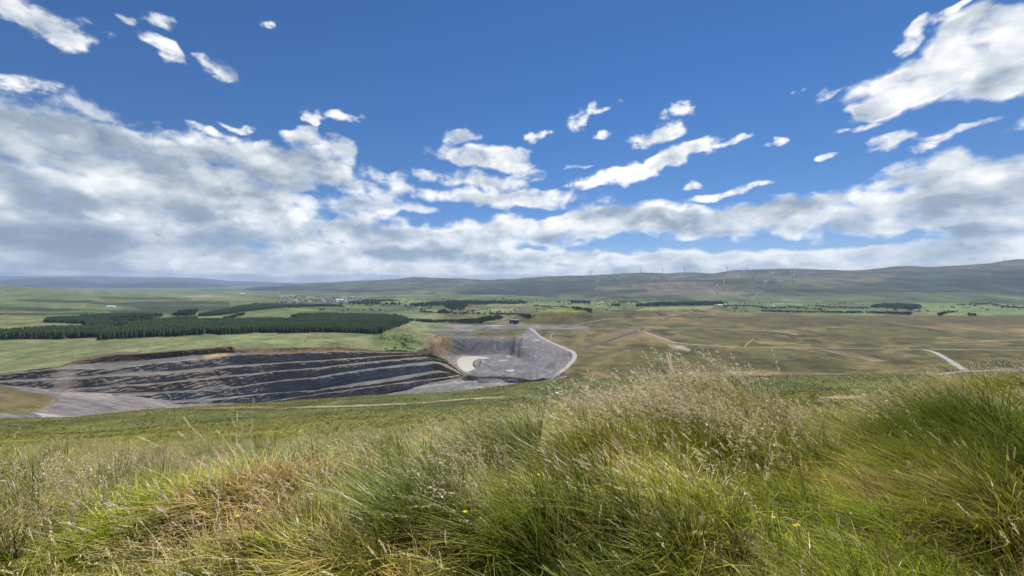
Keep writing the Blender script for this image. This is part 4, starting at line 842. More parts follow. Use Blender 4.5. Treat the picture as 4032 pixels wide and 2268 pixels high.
def broadleaf(seed):
    r = random.Random(seed); V = []; Fq = []; C = []
    for i in range(70):
        a = r.random() * 6.28; u = r.uniform(-1, 1); rr = .36 * r.uniform(.55, 1.08); x_, y_, z_ = rr * math.cos(a) * math.sqrt(1 - u * u), rr * math.sin(a) * math.sqrt(1 - u * u), .60 + .36 * u * r.uniform(.7, 1.05)
        s_ = r.uniform(.08, .15); g_ = r.uniform(.7, 1.35); b = len(V)
        for k in range(3):
            t1, t2 = r.random() * 6.28, r.uniform(-1, 1); V.append((x_ + s_ * math.cos(t1), y_ + s_ * math.sin(t1), z_ + s_ * t2)); C.append((.042 * g_, .068 * g_, .022 * g_))
        V.append((x_ + s_ * .5, y_ - s_ * .6, z_ + s_ * .9)); C.append((.05 * g_, .08 * g_, .026 * g_))
        Fq += [(b, b + 1, b + 2), (b, b + 2, b + 3), (b, b + 3, b + 1)]
    return V, Fq, C
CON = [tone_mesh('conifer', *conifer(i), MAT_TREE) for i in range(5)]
BRO = [tone_mesh('broadleaf', *broadleaf(i + 20), MAT_LEAF) for i in range(5)]
trunk_me = MB().tube([(0, 0, -.05), (0, 0, .3), (0, 0, .9)], [.022, .016, .004], 5).build('trunk', MAT_BARK, link=False).data

def instancer(name, protos, P, rot, scl, idx, tint=None, kind='stuff'):
    """one object: points carrying instances of the prototypes (Geometry Nodes)"""
    sc_col = bpy.data.collections.new(name + '_kinds')
    for i, o in enumerate(protos):
        c_ = bpy.data.objects.new('%s_%02d' % (name, i), o.data); sc_col.objects.link(c_)
    me = bpy.data.meshes.new(name); N = len(P); me.vertices.add(N); me.vertices.foreach_set('co', np.asarray(P, np.float32).ravel())
    def at(nm, ty, arr, key):
        a = me.attributes.new(nm, ty, 'POINT'); a.data.foreach_set(key, np.ascontiguousarray(arr).ravel())
    at('turn', 'FLOAT_VECTOR', np.asarray(rot, np.float32), 'vector'); at('size', 'FLOAT_VECTOR', np.asarray(scl, np.float32), 'vector'); at('sort', 'INT', np.asarray(idx, np.int32), 'value')
    if tint is not None: at('tint', 'FLOAT_COLOR', np.c_[tint, np.ones(N)].astype(np.float32), 'color')
    o = bpy.data.objects.new(name, me); col.objects.link(o)
    ng = bpy.data.node_groups.new(name, 'GeometryNodeTree'); ng.interface.new_socket('Geometry', in_out='INPUT', socket_type='NodeSocketGeometry'); ng.interface.new_socket('Geometry', in_out='OUTPUT', socket_type='NodeSocketGeometry')
    n = ng.nodes; gi = n.new('NodeGroupInput'); go = n.new('NodeGroupOutput'); ip = n.new('GeometryNodeInstanceOnPoints'); ci_ = n.new('GeometryNodeCollectionInfo'); ci_.inputs[0].default_value = sc_col
    ci_.inputs['Separate Children'].default_value = True; ci_.inputs['Reset Children'].default_value = True
    def na(nm, ty):
        a = n.new('GeometryNodeInputNamedAttribute'); a.data_type = ty; a.inputs[0].default_value = nm; return a.outputs[0]
    L = ng.links.new; L(gi.outputs[0], ip.inputs['Points']); L(ci_.outputs[0], ip.inputs['Instance']); ip.inputs['Pick Instance'].default_value = True
    e2 = n.new('FunctionNodeEulerToRotation'); L(na('turn', 'FLOAT_VECTOR'), e2.inputs[0]); L(e2.outputs[0], ip.inputs['Rotation']); L(na('size', 'FLOAT_VECTOR'), ip.inputs['Scale']); L(na('sort', 'INT'), ip.inputs['Instance Index']); L(ip.outputs[0], go.inputs[0])
    md = o.modifiers.new('scatter', 'NODES'); md.node_group = ng
    tag(o, kind=kind); return o

def scatter_poly(poly, spacing, sheet=base, jitter=.45, far=None):
    """trees planted over the land inside an outline traced on the ground"""
    G = np.array([sheet.locate(*p) for p in poly])[:, :2]
    x0, y0 = G.min(0); x1, y1 = G.max(0); gx, gy = np.meshgrid(np.arange(x0, x1, spacing), np.arange(y0, y1, spacing)); gx = gx.ravel() + rng.uniform(-jitter, jitter, gx.size) * spacing; gy = gy.ravel() + rng.uniform(-jitter, jitter, gy.size) * spacing
    m = inside(gx, gy, G); gx, gy = gx[m], gy[m]; return np.c_[gx, gy, sheet.zat(gx, gy)]
def forest(name, polys, spacing, h, protos, sheet=base, wide=1., far=None, thin=0, name_kind='stuff', ragged=0.):
    P = [scatter_poly(p, spacing, sheet) for p in polys]; P = np.concatenate(P)
    if ragged: P = P[fbm(P[:, 0] / 30, P[:, 1] / 40, 444, 3) > -.5 + ragged]
    N = len(P); s_ = h * rng.uniform(.82, 1.1, N) * (1 + .35 * fbm(P[:, 0] / 60, P[:, 1] / 60, 401, 3)); P[:, 2] -= .4
    return instancer(name, protos, P, np.c_[np.zeros(N), np.zeros(N), rng.uniform(0, 6.28, N)], np.c_[s_ * wide, s_ * wide, s_], rng.integers(0, len(protos), N))
FP = [[(-500,1352),(-200,1342),(0,1336),(135,1333),(251,1333),(394,1327),(480,1302),(300,1301),(0,1316),(-500,1328)],
      [(394,1338),(600,1326),(816,1314),(800,1286),(600,1293),(480,1299),(400,1318)],
      [(816,1314),(860,1317),(1000,1309),(1000,1282),(800,1284)],
      [(1000,1309),(1029,1310),(1200,1309),(1350,1309),(1505,1309),(1536,1295),(1611,1266),(1600,1258),(1350,1270),(1100,1276),(1000,1282)],
      [(1000,1284),(1110,1276),(1350,1271),(1420,1266),(1300,1262),(1140,1263),(1000,1266),(820,1268),(640,1272),(500,1284),(480,1296),(800,1288)]]
FP2 = [[(1145,1250),(1180,1243),(1256,1240),(1400,1241),(1510,1242),(1590,1256),(1611,1266),(1500,1266),(1300,1262),(1200,1258)],
       [(167,1268),(328,1275),(335,1290),(480,1288),(520,1280),(640,1270),(773,1264),(778,1256),(640,1262),(480,1258),(310,1256),(200,1258)],
       [(778,1246),(870,1242),(1000,1224),(1121,1210),(1240,1207),(1357,1209),(1300,1202),(1000,1200),(930,1212),(860,1228)],
       [(310,1250),(400,1244),(560,1241),(640,1246),(560,1254),(400,1255)]]
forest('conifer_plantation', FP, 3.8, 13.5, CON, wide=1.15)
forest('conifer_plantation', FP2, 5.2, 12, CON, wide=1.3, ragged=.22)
forest('mixed_woodland', [[(430,1262),(520,1252),(600,1258),(620,1290),(480,1296)], [(700,1238),(773,1234),(775,1228),(705,1230)], [(680,1252),(770,1244),(770,1236),(690,1242)]], 10, 13, BRO, ragged=.45)
forest('mixed_woodland', [[(1580,1212),(1652,1198),(1725,1190),(1870,1189),(2010,1192),(2072,1192),(2072,1197),(1845,1201),(1821,1224),(1773,1222),(1740,1206),(1640,1210)], [(1725,1232),(1745,1226),(1790,1232),(1760,1238)]], 22, 17, BRO + CON[:2])
forest('mixed_woodland', [[(1640,1268),(1700,1265),(1780,1263),(1870,1259),(1905,1272),(1880,1278),(1800,1275),(1700,1272)]], 9, 9, BRO, ragged=.42)
forest('conifer_plantation', [[(1890,1275),(1905,1268),(1985,1254),(1960,1250),(1900,1256),(1875,1262)]], 9, 15, CON)
forest('shelter_belt', [[(2498,1210),(2560,1207),(2600,1206),(2841,1202),(2845,1194),(2700,1195),(2590,1197),(2520,1203)]], 20, 20, CON + BRO, wide=1.5)
forest('shelter_belt', [[(2247,1194),(2286,1194),(2286,1190),(2247,1190)], [(2292,1194),(2324,1194),(2324,1190),(2292,1190)], [(2408,1206),(2441,1206),(2440,1203),(2409,1203)], [(2845,1201),(2866,1201),(2866,1197),(2846,1197)]], 16, 20, CON, wide=1.5)
forest('farm_wood', [[(3430,1212),(3520,1214),(3560,1218),(3640,1236),(3580,1224),(3625,1216),(3620,1206),(3540,1200),(3450,1204)]], 15, 16, BRO, wide=1.3, ragged=.25)
forest('farm_wood', [[(3814,1245),(3842,1245),(3840,1242),(3816,1242)], [(3688,1243),(3705,1243),(3700,1240)]], 9, 9, BRO)
forest('town_trees', [[(1372,1200),(1502,1200),(1495,1194),(1380,1192)], [(1512,1202),(1580,1202),(1576,1198),(1515,1198)], [(1420,1190),(1560,1188),(1560,1185),(1440,1184)]], 26, 15, BRO, wide=1.4)
# hedgerow trees and scrub along the field edges
hp = []
for pts_ in ([(2100,1206),(2240,1212),(2330,1226)], [(2850,1206),(2960,1206),(3020,1216),(3120,1212),(3250,1222)], [(3210,1206),(3270,1212),(3330,1213),(3420,1215)], [(3000,1228),(3200,1232),(3400,1232),(3590,1240)], [(1650,1228),(1760,1236),(1900,1238),(2040,1240),(2090,1250)],
             [(1500,1262),(1640,1266),(1700,1268)], [(2240,1184),(2420,1190),(2520,1192)], [(1540,1244),(1580,1250)], [(3700,1246),(3720,1236),(3760,1230)], [(3820,1200),(3900,1198),(3960,1210),(4032,1216)], [(1740,1180),(1800,1184),(1980,1182),(2060,1186)], [(880,1262),(960,1240)], [(1660,1222),(1700,1212)]):
    p = np.array(pts_, float); L_ = np.hypot(*np.diff(p, axis=0).T).sum()
    for s_ in np.sort(rng.uniform(0, 1, int(L_ / 2.2))):
        i = s_ * (len(p) - 1); k = min(int(i), len(p) - 2); a = i - k; hp.append(base.locate(p[k, 0] * (1 - a) + p[k + 1, 0] * a, p[k, 1] * (1 - a) + p[k + 1, 1] * a + rng.uniform(-1, 1)))
hp = np.array(hp); N = len(hp); s_ = rng.uniform(5, 11, N); instancer('hedgerow', BRO, hp, np.c_[np.zeros(N), np.zeros(N), rng.uniform(0, 6, N)], np.c_[s_ * 1.4, s_ * 1.4, s_], rng.integers(0, 5, N))
gp = [base.locate(x_, y_) for x_, y_ in zip(rng.normal(1600, 22, 40), rng.normal(1350, 14, 40))] + [base.locate(x_, y_) for x_, y_ in zip(rng.normal(1560, 50, 40), rng.normal(1316, 20, 40))] + [base.locate(x_, y_) for x_, y_ in zip(rng.normal(1545, 40, 14), rng.normal(1376, 3, 14))]
gp = np.array(gp); N = len(gp); s_ = rng.uniform(1., 2.8, N); instancer('gully_scrub', BRO, gp, np.c_[np.zeros(N), np.zeros(N), rng.uniform(0, 6, N)], np.c_[s_ * 1.8, s_ * 1.8, s_], rng.integers(0, 5, N))
def on_hedge(x_, y_):
    a = x_ / 210 + fbm(x_ / 300, y_ / 300, 61, 2) * 1.2; b = y_ / 260 + fbm(x_ / 300, y_ / 300, 64, 2) * 1.2; sh_ = hash2(np.floor(b), np.floor(b) * 0, 3)
    return np.maximum(np.abs((a + sh_ * 1.7) % 1 - .5) - .5 + 7 / 210, np.abs(b % 1 - .5) - .5 + 9 / 260) > 0
vy = rng.uniform(1850, 4300, 60000); vx = (rng.uniform(1000, 4200, 60000) - CX) / F * vy; m_ = on_hedge(vx, vy) & (fbm(vx / 120, vy / 160, 471, 3) > .02) & (rng.uniform(0, 1, 60000) < .5); vx, vy = vx[m_][:1600], vy[m_][:1600]
N = len(vx); s_ = rng.uniform(4, 11, N); instancer('field_boundary_trees', BRO, np.c_[vx, vy, base.zat(vx, vy) - .3], np.c_[np.zeros(N), np.zeros(N), rng.uniform(0, 6, N)], np.c_[s_ * 1.3, s_ * 1.3, s_], rng.integers(0, 5, N))
# the front row of the plantation, tree by tree
row = []
for pts_, sp in (([(1031,1310.5),(1200,1310),(1350,1310),(1505,1310)], 5.2), ([(1505,1310),(1536,1296),(1580,1279),(1611,1267)], 6.5), ([(394,1339.5),(600,1327.5),(816,1315.5)], 5.6), ([(862,1318.5),(1002,1310.5)], 5.6), ([(20,1337.5),(135,1335),(250,1334.5)], 6.)):
    G = np.array([base.locate(*p) for p in pts_]); seg = np.r_[0, np.cumsum(np.hypot(*np.diff(G[:, :2], axis=0).T))]
    for d_ in np.arange(0, seg[-1], sp):
        d_ += random.uniform(-1.3, 1.3); row.append((np.interp(d_, seg, G[:, 0]) + random.uniform(-1, 1), np.interp(d_, seg, G[:, 1]) + random.uniform(-2, 2)))
row = row[:280]; zz = base.zat([r_[0] for r_ in row], [r_[1] for r_ in row])
protos = {}
for i, ((x_, y_), z_) in enumerate(zip(row, zz)):
    h_ = 16.5 * random.uniform(.8, 1.14); e_ = empty('conifer_tree', (x_, y_, z_ - .3), random.uniform(0, 6.28)); e_.scale = (h_ * 1.05, h_ * 1.05, h_)
    for nm, me_ in (('crown', CON[i % 5].data), ('trunk', trunk_me)):
        ch = bpy.data.objects.new(nm, me_); ch.parent = e_; col.objects.link(ch)
    tag(e_, 'dark green conifer in the front row of the plantation beyond the quarry', 'tree', 'conifers in the front row of the plantation')
# single bushes
for (bx, by, bh, lab) in [(1950,1241,0,''), (1502,1335,5,'small dark green bush in the grassy gully by the quarry corner'), (950,1241,9,'lone dark tree in the pale field beyond the plantation'), (2103,1246,8,'lone round tree left of the green mound behind the dark shed'),(1553,1374,5,'low dark bush on the grassy rim just above the quarry face')]:
    if not lab: continue
    x_, y_, z_ = base.locate(bx, by); e_ = empty('round_tree', (x_, y_, z_ - .3), bx); e_.scale = (bh * 1.3, bh * 1.3, bh)
    for nm, me_ in (('crown', BRO[bx % 5].data), ('trunk', trunk_me)):
        ch = bpy.data.objects.new(nm, me_); ch.parent = e_; col.objects.link(ch)
    tag(e_, lab, 'tree')

# ---------------------------------------------------------------- wind turbines
def turbine_proto():
    root = empty('wind_turbine')
    MB().tube([(0, 0, -3), (0, 0, 30), (0, 0, 60)], [4., 3.4, 2.6], 10).build('tower', MAT_TURB, root, True)
    nb = MB().box((0, .8, 61.2), (3.4, 9, 3.4)); nb.box((0, 3.6, 63.2), (1, 1.4, .8)); nb.build('nacelle', MAT_TURB, root)
    hub = MB().tube([(0, -3.6, 61.2), (0, -5.4, 61.2), (0, -6.6, 61.2)], [1.8, 1.7, .5], 8).build('hub', MAT_TURB, root, True)
    bl = MB().tube([(0, 0, 0), (0, 0, 2), (.5, 0, 8), (.3, 0, 18), (.05, 0, 31)], [1.6, 1.7, 2.8, 2.1, .8], 6); bl.v = [(x_, y_ * .4, z_) for x_, y_, z_ in bl.v]; bm_ = bl.build('blade', MAT_TURB, None, True, link=False).data
    for k in range(3):
        b_ = bpy.data.objects.new('blade', bm_); b_.parent = hub; b_.location = (0, -5.0, 61.2); b_.rotation_euler = (0, k * 2 * math.pi / 3, 0); col.objects.link(b_)
    return root
tp_ = turbine_proto(); learn(tp_); first = [True]
ORD = 'first second third fourth fifth sixth seventh eighth ninth tenth eleventh twelfth thirteenth fourteenth fifteenth sixteenth seventeenth eighteenth nineteenth twentieth'.split()
def turbine(x_, y_, z_, hub_h, ph, yaw, label, group):
    o = tp_ if first[0] else copy_tree(tp_); first[0] = False
    s_ = hub_h / 61.2; o.location = (x_, y_, z_); o.scale = (s_,) * 3; o.rotation_euler = (0, 0, yaw)
    h_ = [c_ for c_ in o.children if c_.name.startswith('hub')]
    for b_ in (h_[0].children if h_ else []): b_.rotation_euler = (0, b_.rotation_euler[1] + ph, 0)
    tag(o, label, 'wind turbine', group)
FRONT = [(2347,1130,1109),(2353,1124,1105),(2437,1118,1097),(2454,1132,1113),(2482,1127,1106),(2570,1112,1093),(2577,1109,1089),(2636,1125,1105),(2663,1133,1109),(2722,1111,1095),(2732,1108,1087),(2823,1153,1120),(2848,1140,1111),
         (2921,1097,1071),(2962,1097,1075),(3011,1140,1110),(3035,1107,1078),(3061,1126,1103),(3115,1097,1068),(3120,1114,1085),(3129,1093,1062)]
names_ = ORD + ['last']
for i, (px_, py_, hy) in enumerate(FRONT):
    D_, Z_ = hills.column(px_); yv = H - Z_ * F / D_; ok = np.where((yv <= py_ + .1) & (D_ > 3300))[0]; k = ok[0] if len(ok) else int(np.argmin(abs(yv - py_))); y_ = D_[k]; z_ = Z_[k]
    hh = -(hy - H) * y_ / F - z_; hh = min(max(hh, 45), 105)
    turbine((px_ - CX) / F * y_, y_, z_, hh, random.uniform(0, 2), random.uniform(.1, .9), 'white wind turbine on the moor below the ridge, %s from the left' % names_[i], 'wind turbines on the moor below the ridge')
SKY = [(1511,1094),(1531,1092),(1551,1090),(2148,1080),(2195,1079),(2234,1078),(2312,1075),(2320,1070),(2329,1067),(2378,1073),(2420,1065),(2447,1074),(2455,1070),(2475,1069),(2522,1058),(2608,1060),(2695,1054),(2865,1052),(2941,1048),(3408,1051),(3459,1046),(3507,1043),(3545,1040),(3616,1042),(3664,1045),(3813,1037),(3951,1017),(3958,1018)]
for i, (px_, hy) in enumerate(SKY):
    D_, Z_ = hills.column(px_); yv = H - Z_ * F / D_; k = int(np.argmin(yv)); k2 = max(k - 1, 0); y_ = D_[k]; z_ = Z_[k] - 3
    hh = -(hy - H) * y_ / F - z_; hh = min(max(hh, 28), 110)
    n_ = i - 2
    lab = 'tiny wind turbine on the far central hill, %s of its three from the left' % ORD[i] if i < 3 else 'pale wind turbine on the long ridge skyline, %s from the left' % (ORD + ['twenty-first', 'twenty-second', 'twenty-third', 'twenty-fourth', 'twenty-fifth'])[i - 3]
    turbine((px_ - CX) / F * y_, y_, z_, hh, random.uniform(0, 2), random.uniform(-.3, .9), lab, 'wind turbines along the skyline')

# ---------------------------------------------------------------- buildings
def gable(w_, d_, h_, r_, name, wallm, roofm, loc, rz, label, cat, group=None, parts=True):
    root = empty(name, loc, rz); wm = MB(); x_, y_ = w_ / 2, d_ / 2
    wm.add([(-x_,-y_,-2),(x_,-y_,-2),(x_,y_,-2),(-x_,y_,-2),(-x_,-y_,h_),(x_,-y_,h_),(x_,y_,h_),(-x_,y_,h_),(-x_,0,h_+r_),(x_,0,h_+r_)], [(0,1,5,4),(2,3,7,6),(1,2,6,9,5),(3,0,4,8,7)])
    wm.build('wall', wallm, root)
    e_ = .4; rm = MB().add([(-x_-e_,-y_-e_,h_-.15),(x_+e_,-y_-e_,h_-.15),(x_+e_,0,h_+r_+.1),(-x_-e_,0,h_+r_+.1),(x_+e_,y_+e_,h_-.15),(-x_-e_,y_+e_,h_-.15),
        (-x_-e_,-y_-e_,h_+.1),(x_+e_,-y_-e_,h_+.1),(x_+e_,0,h_+r_+.35),(-x_-e_,0,h_+r_+.35),(x_+e_,y_+e_,h_+.1),(-x_-e_,y_+e_,h_+.1)], [(3,2,1,0),(2,3,5,4),(6,7,8,9),(9,8,10,11),(0,1,7,6),(5,11,10,4),(0,6,9,3),(3,9,11,5),(1,2,8,7),(2,4,10,8)])
    rm.build('roof', roofm, root)
    return tag(root, label, cat, group), root
# the dark quarry shed
x_, y_, z_ = base.locate(2025, 1275.5)
shed = empty('quarry_shed', (x_, y_ + 9, z_), R(-4)); kx = y_ / F
W_, Dp_, Hh = 35.5 * kx, 20., 15.5 * kx
wm = MB(); wm.box((0, 0, Hh / 2 - 1), (W_, Dp_, Hh + 2)); wm.build('wall', MAT_DARK, shed)
rb = MB(); 
for k in range(27): rb.box((-W_ / 2 + (k + .5) * W_ / 27, -Dp_ / 2 - .10, Hh / 2 + .3), (.3, .14, Hh - 1.)) 
rb.build('cladding_rib', MAT_DARK, shed)
MB().add([(-W_/2-.5,-Dp_/2-.5,Hh),(W_/2+.5,-Dp_/2-.5,Hh),(W_/2+.5,Dp_/2+.5,Hh),(-W_/2-.5,Dp_/2+.5,Hh),(-W_/2-.5,0,Hh+1.6),(W_/2+.5,0,Hh+1.6)], [(0,1,5,4),(4,5,2,3),(0,4,3),(1,2,5),(3,2,1,0)]).build('roof', MAT_ROOF, shed)
for dx_, ww in ((-6.5, 7.), (11, 6.)):
    d_ = MB().box((dx_, -Dp_ / 2 - .15, 2.3), (ww, .2, 4.6)).build('door', MAT_WHITE if dx_ < 0 else MAT_ROOF, shed); MB().box((dx_, -Dp_ / 2 - .3, 4.75), (ww + .6, .35, .3)).build('frame', MAT_ROOF, d_)
tag(shed, 'big dark box-shaped shed with grey roof on the flat ground behind the quarry pit', 'shed')
def van(loc, rz, label, group='white vehicles by the quarry shed', L_=6., truck=False):
    root = empty('parked_van', loc, rz); b = MB(); p = [(-.95,0),(-.95,0)]
    prof = [(-L_/2,.5),(-L_/2,2.35),(L_/2-1.9,2.4),(L_/2-1.1,1.5),(L_/2-.1,1.25),(L_/2,.5)]; v = [(x2, s2 * 1., z2) for s2 in (-1, 1) for x2, z2 in prof]; n2 = len(prof)
    b.add(v, [tuple(range(n2)), tuple(range(2 * n2 - 1, n2 - 1, -1))] + [(i, i + n2, (i + 1) % n2 + n2, (i + 1) % n2) for i in range(n2)]); b.build('body', MAT_WHITE, root)
    MB().add([(L_/2-1.87,-.85,2.3),(L_/2-1.87,.85,2.3),(L_/2-1.05,.85,1.58),(L_/2-1.05,-.85,1.58)], [(0,1,2,3)]).build('windscreen', MAT_GLASS, root).location = (.04, 0, .04)
    for sx in (-1, 1):
        for sy in (-1, 1): MB().tube([(sx * (L_/2-1.2), sy * .78, .4), (sx * (L_/2-1.2), sy * 1.04, .4)], .4, 10).build('wheel', MAT_TYRE, root)
    return tag(root, label, 'van', group)
for px_, rz_, lab in ((2016, 0, 'white van parked before the left half of the dark shed'), (2036, .2, 'white van parked at the right front corner of the dark shed'), (1996, 2.9, 'white van on the gravel just left of the dark shed')):
    a = base.locate(px_, 1276.5); van((a[0], a[1] - 4, a[2] + .1), rz_, lab)
# farm buildings
for (px_, py_, w_, d_, h_, m1, m2, lab, cat) in [(438,1210,34,14,4.5,MAT_WHITE,MAT_WHITE,'long white roofed farm shed alone on the moor left of the valley','farm shed'),
    (2822,1203,44,14,5,MAT_HARL,MAT_ROOF,'long grey farm shed at the left of the farm by the shelter belt','farm shed'), (2835,1204,30,12,6,MAT_WHITE,MAT_WHITE,'white farm building in front of the right end of the shelter belt','farm building'), (2856,1201,22,12,6,MAT_WHITE,MAT_WHITE,'smaller white farm building beside the round wood right of the shelter belt','farm building'),
    (2306,1193,14,8,4,MAT_WHITE,MAT_SLATE,'white cottage under the right one of two small dark copses','cottage'), (3572,1209,16,9,5,MAT_WHITE,MAT_SLATE,'white farmhouse half hidden in the large valley wood at right','farmhouse'),
    (1601,1207,26,12,5,MAT_HARL,MAT_ROOF,'grey farm shed left end of the central woodland','farm shed'), (1612,1210,40,14,6,MAT_ROOF,MAT_ROOF,'large grey barn beside the central woodland','barn'), (1640,1208,16,9,5,MAT_WHITE,MAT_SLATE,'white farmhouse right of the large grey barn','farmhouse'),
    (955,1158,70,30,8,MAT_WHITE,MAT_WHITE,'long bright white factory roof far down the valley, larger one','factory'), (938,1158,40,24,7,MAT_WHITE,MAT_ROOF,'low grey factory building left of the long white factory roof','factory'), (1340,1185,70,26,9,MAT_WHITE,MAT_WHITE,'wide white building in the middle of the far town','factory')]:
    x_, y_, z_ = base.locate(px_, py_); gable(w_, d_, h_, d_ * .22, cat.replace(' ', '_'), m1, m2, (x_, y_, z_), random.uniform(-.2, .2), lab, cat)
a = base.locate(2627, 1254.5); root = empty('site_cabin', (a[0], a[1], a[2] + .2), .1); MB().box((0, 0, 1.6), (13, 3.2, 2.8)).build('body', MAT_WHITE, root); MB().box((0, 0, 3.1), (13.4, 3.6, .25)).build('roof', MAT_ROOF, root); tag(root, 'small white cabin alone on the brown moor below the moor track', 'cabin')
# town houses
hm_ = []
for wmat, rmat_ in ((MAT_HARL, MAT_SLATE), (MAT_WHITE, MAT_SLATE), (MAT_HARL, plain('brown_tile', (.16, .1, .075), .8, 0, .2)), (MAT_WHITE, MAT_ROOF)):
    b = MB(); b.add([(-6,-4,-2),(6,-4,-2),(6,4,-2),(-6,4,-2),(-6,-4,5),(6,-4,5),(6,4,5),(-6,4,5),(-6,0,8),(6,0,8)], [(0,1,5,4),(2,3,7,6),(1,2,6,9,5),(3,0,4,8,7)]); nw = len(b.f)
    b.add([(-6.4,-4.4,4.7),(6.4,-4.4,4.7),(6.4,0,8.25),(-6.4,0,8.25),(6.4,4.4,4.7),(-6.4,4.4,4.7)], [(0,1,2,3),(3,2,4,5)]); o = b.build('house', wmat, None, link=False); o.data.materials.append(rmat_)
    for i, p_ in enumerate(o.data.polygons): p_.material_index = 1 if i >= nw else 0
    hm_.append(o.data)
cnt = 0
while cnt < 230:
    px_ = random.uniform(1110, 1470); py_ = random.gauss(1181, 7)
    if not (1166 < py_ < 1200) or abs(px_ - 1300) > 185: continue
    if random.random() > .35 + .65 * (fbm(np.array([px_ / 26]), np.array([py_ / 5]), 9, 2)[0] > -.05): continue
    x_, y_, z_ = base.locate(px_, py_)
    if y_ > 6500 or y_ < 2200: continue
    o = bpy.data.objects.new('town_house', random.choice(hm_)); o.location = (x_, y_, z_); o.rotation_euler = (0, 0, random.choice((0, .3, 1.2, 1.6)) + random.uniform(-.2, .2)); o.scale = (random.uniform(.9, 2.2), 1.1, 1.15); col.objects.link(o)
    tag(o, 'small pale gabled house among the crowded rows of the far town', 'house', 'houses of the far valley town'); cnt += 1
# ---------------------------------------------------------------- machines in the pit
def dumper(loc, rz):
    root = empty('dump_truck', loc, rz)
    MB().box((0, 0, 1.15), (8.2, 1.3, .5)).build('chassis', MAT_STEEL, root)
    b = MB().add([(-4.3,-1.4,2.3),(-1.,-1.4,1.7),(.6,-1.4,2.0),(.6,1.4,2.0),(-1.,1.4,1.7),(-4.3,1.4,2.3),(-4.6,-1.5,3.),(.9,-1.5,3.6),(.9,1.5,3.6),(-4.6,1.5,3.)], [(0,1,4,5),(1,2,3,4),(0,6,7,2,1),(5,4,3,8,9),(2,7,8,3),(0,5,9,6)]); b.build('dump_bed', MAT_ORANGE, root)
    MB().box((3.3, 0, 1.9), (2.2, 1.9, .9)).box((3.9, 0, 1.5), (1.4, 2.2, .7)).build('bonnet', MAT_ORANGE, root)
    c_ = MB().box((1.9, 0, 2.6), (1.5, 1.7, 1.6)).build('cab', MAT_WHITE, root); MB().box((2.68, 0, 2.8), (.06, 1.4, .9)).box((1.9, -.88, 2.8), (1.1, .06, .8)).build('window', MAT_GLASS, c_)
    for wx_ in (-3.2, -1.5, 2.9):
        for sy in (-1, 1): w1 = MB().tube([(wx_, sy * 1.05, .85), (wx_, sy * 1.6, .85)], .85, 12).build('wheel', MAT_TYRE, root); MB().tube([(wx_, sy * 1.6, .85), (wx_, sy * 1.63, .85)], .35, 8).build('rim', MAT_ORANGE, w1)
    return tag(root, 'orange dump truck with pale cab on the grey quarry floor near the grassy edge', 'dump truck')
a = base.locate(2119, 1511); d_ = dumper((a[0], a[1], a[2] + .1), 2.5)
def digger(loc, rz, k_):
    root = empty('excavator', loc, rz); root.scale = (k_,) * 3
    for sy in (-1, 1): MB().tube([(-1.9, sy * 1.2, .25), (-2.1, sy * 1.2, .5), (-1.9, sy * 1.2, .85), (1.9, sy * 1.2, .85), (2.1, sy * 1.2, .5), (1.9, sy * 1.2, .25), (-1.9, sy * 1.2, .25)], .26, 6).box((0, sy * 1.2, .5), (3.6, .4, .5)).build('track', MAT_STEEL, root)
    h_ = MB().box((-.4, 0, 1.7), (3.2, 2.5, 1.1)).box((-1.6, 0, 1.8), (.9, 2.6, 1.2)).build('body', MAT_STEEL, root); MB().box((.8, .75, 2.4), (1.3, .9, 1.5)).build('cab', MAT_GLASS, h_)
    MB().tube([(1., -.2, 1.8), (2.8, -.2, 4.2), (4.8, -.2, 4.4)], [.3, .32, .22], 6).build('boom', MAT_STEEL, root); MB().tube([(4.8, -.2, 4.6), (5.7, -.2, 2.0)], [.24, .18], 6).build('arm', MAT_STEEL, root)
    MB().add([(5.4,-.7,2.1),(6.2,-.7,1.7),(6.,-.7,.8),(5.2,-.7,1.),(5.4,.4,2.1),(6.2,.4,1.7),(6.,.4,.8),(5.2,.4,1.)], [(0,1,2,3),(4,7,6,5),(0,3,7,4),(1,5,6,2),(2,6,7,3)]).build('bucket', MAT_STEEL, root)
    return tag(root, 'small dark excavator on the haul bench below the pond outlet', 'excavator')
a = base.locate(1863, 1496); digger((a[0], a[1], a[2] + .4), 2.6, 1.0)

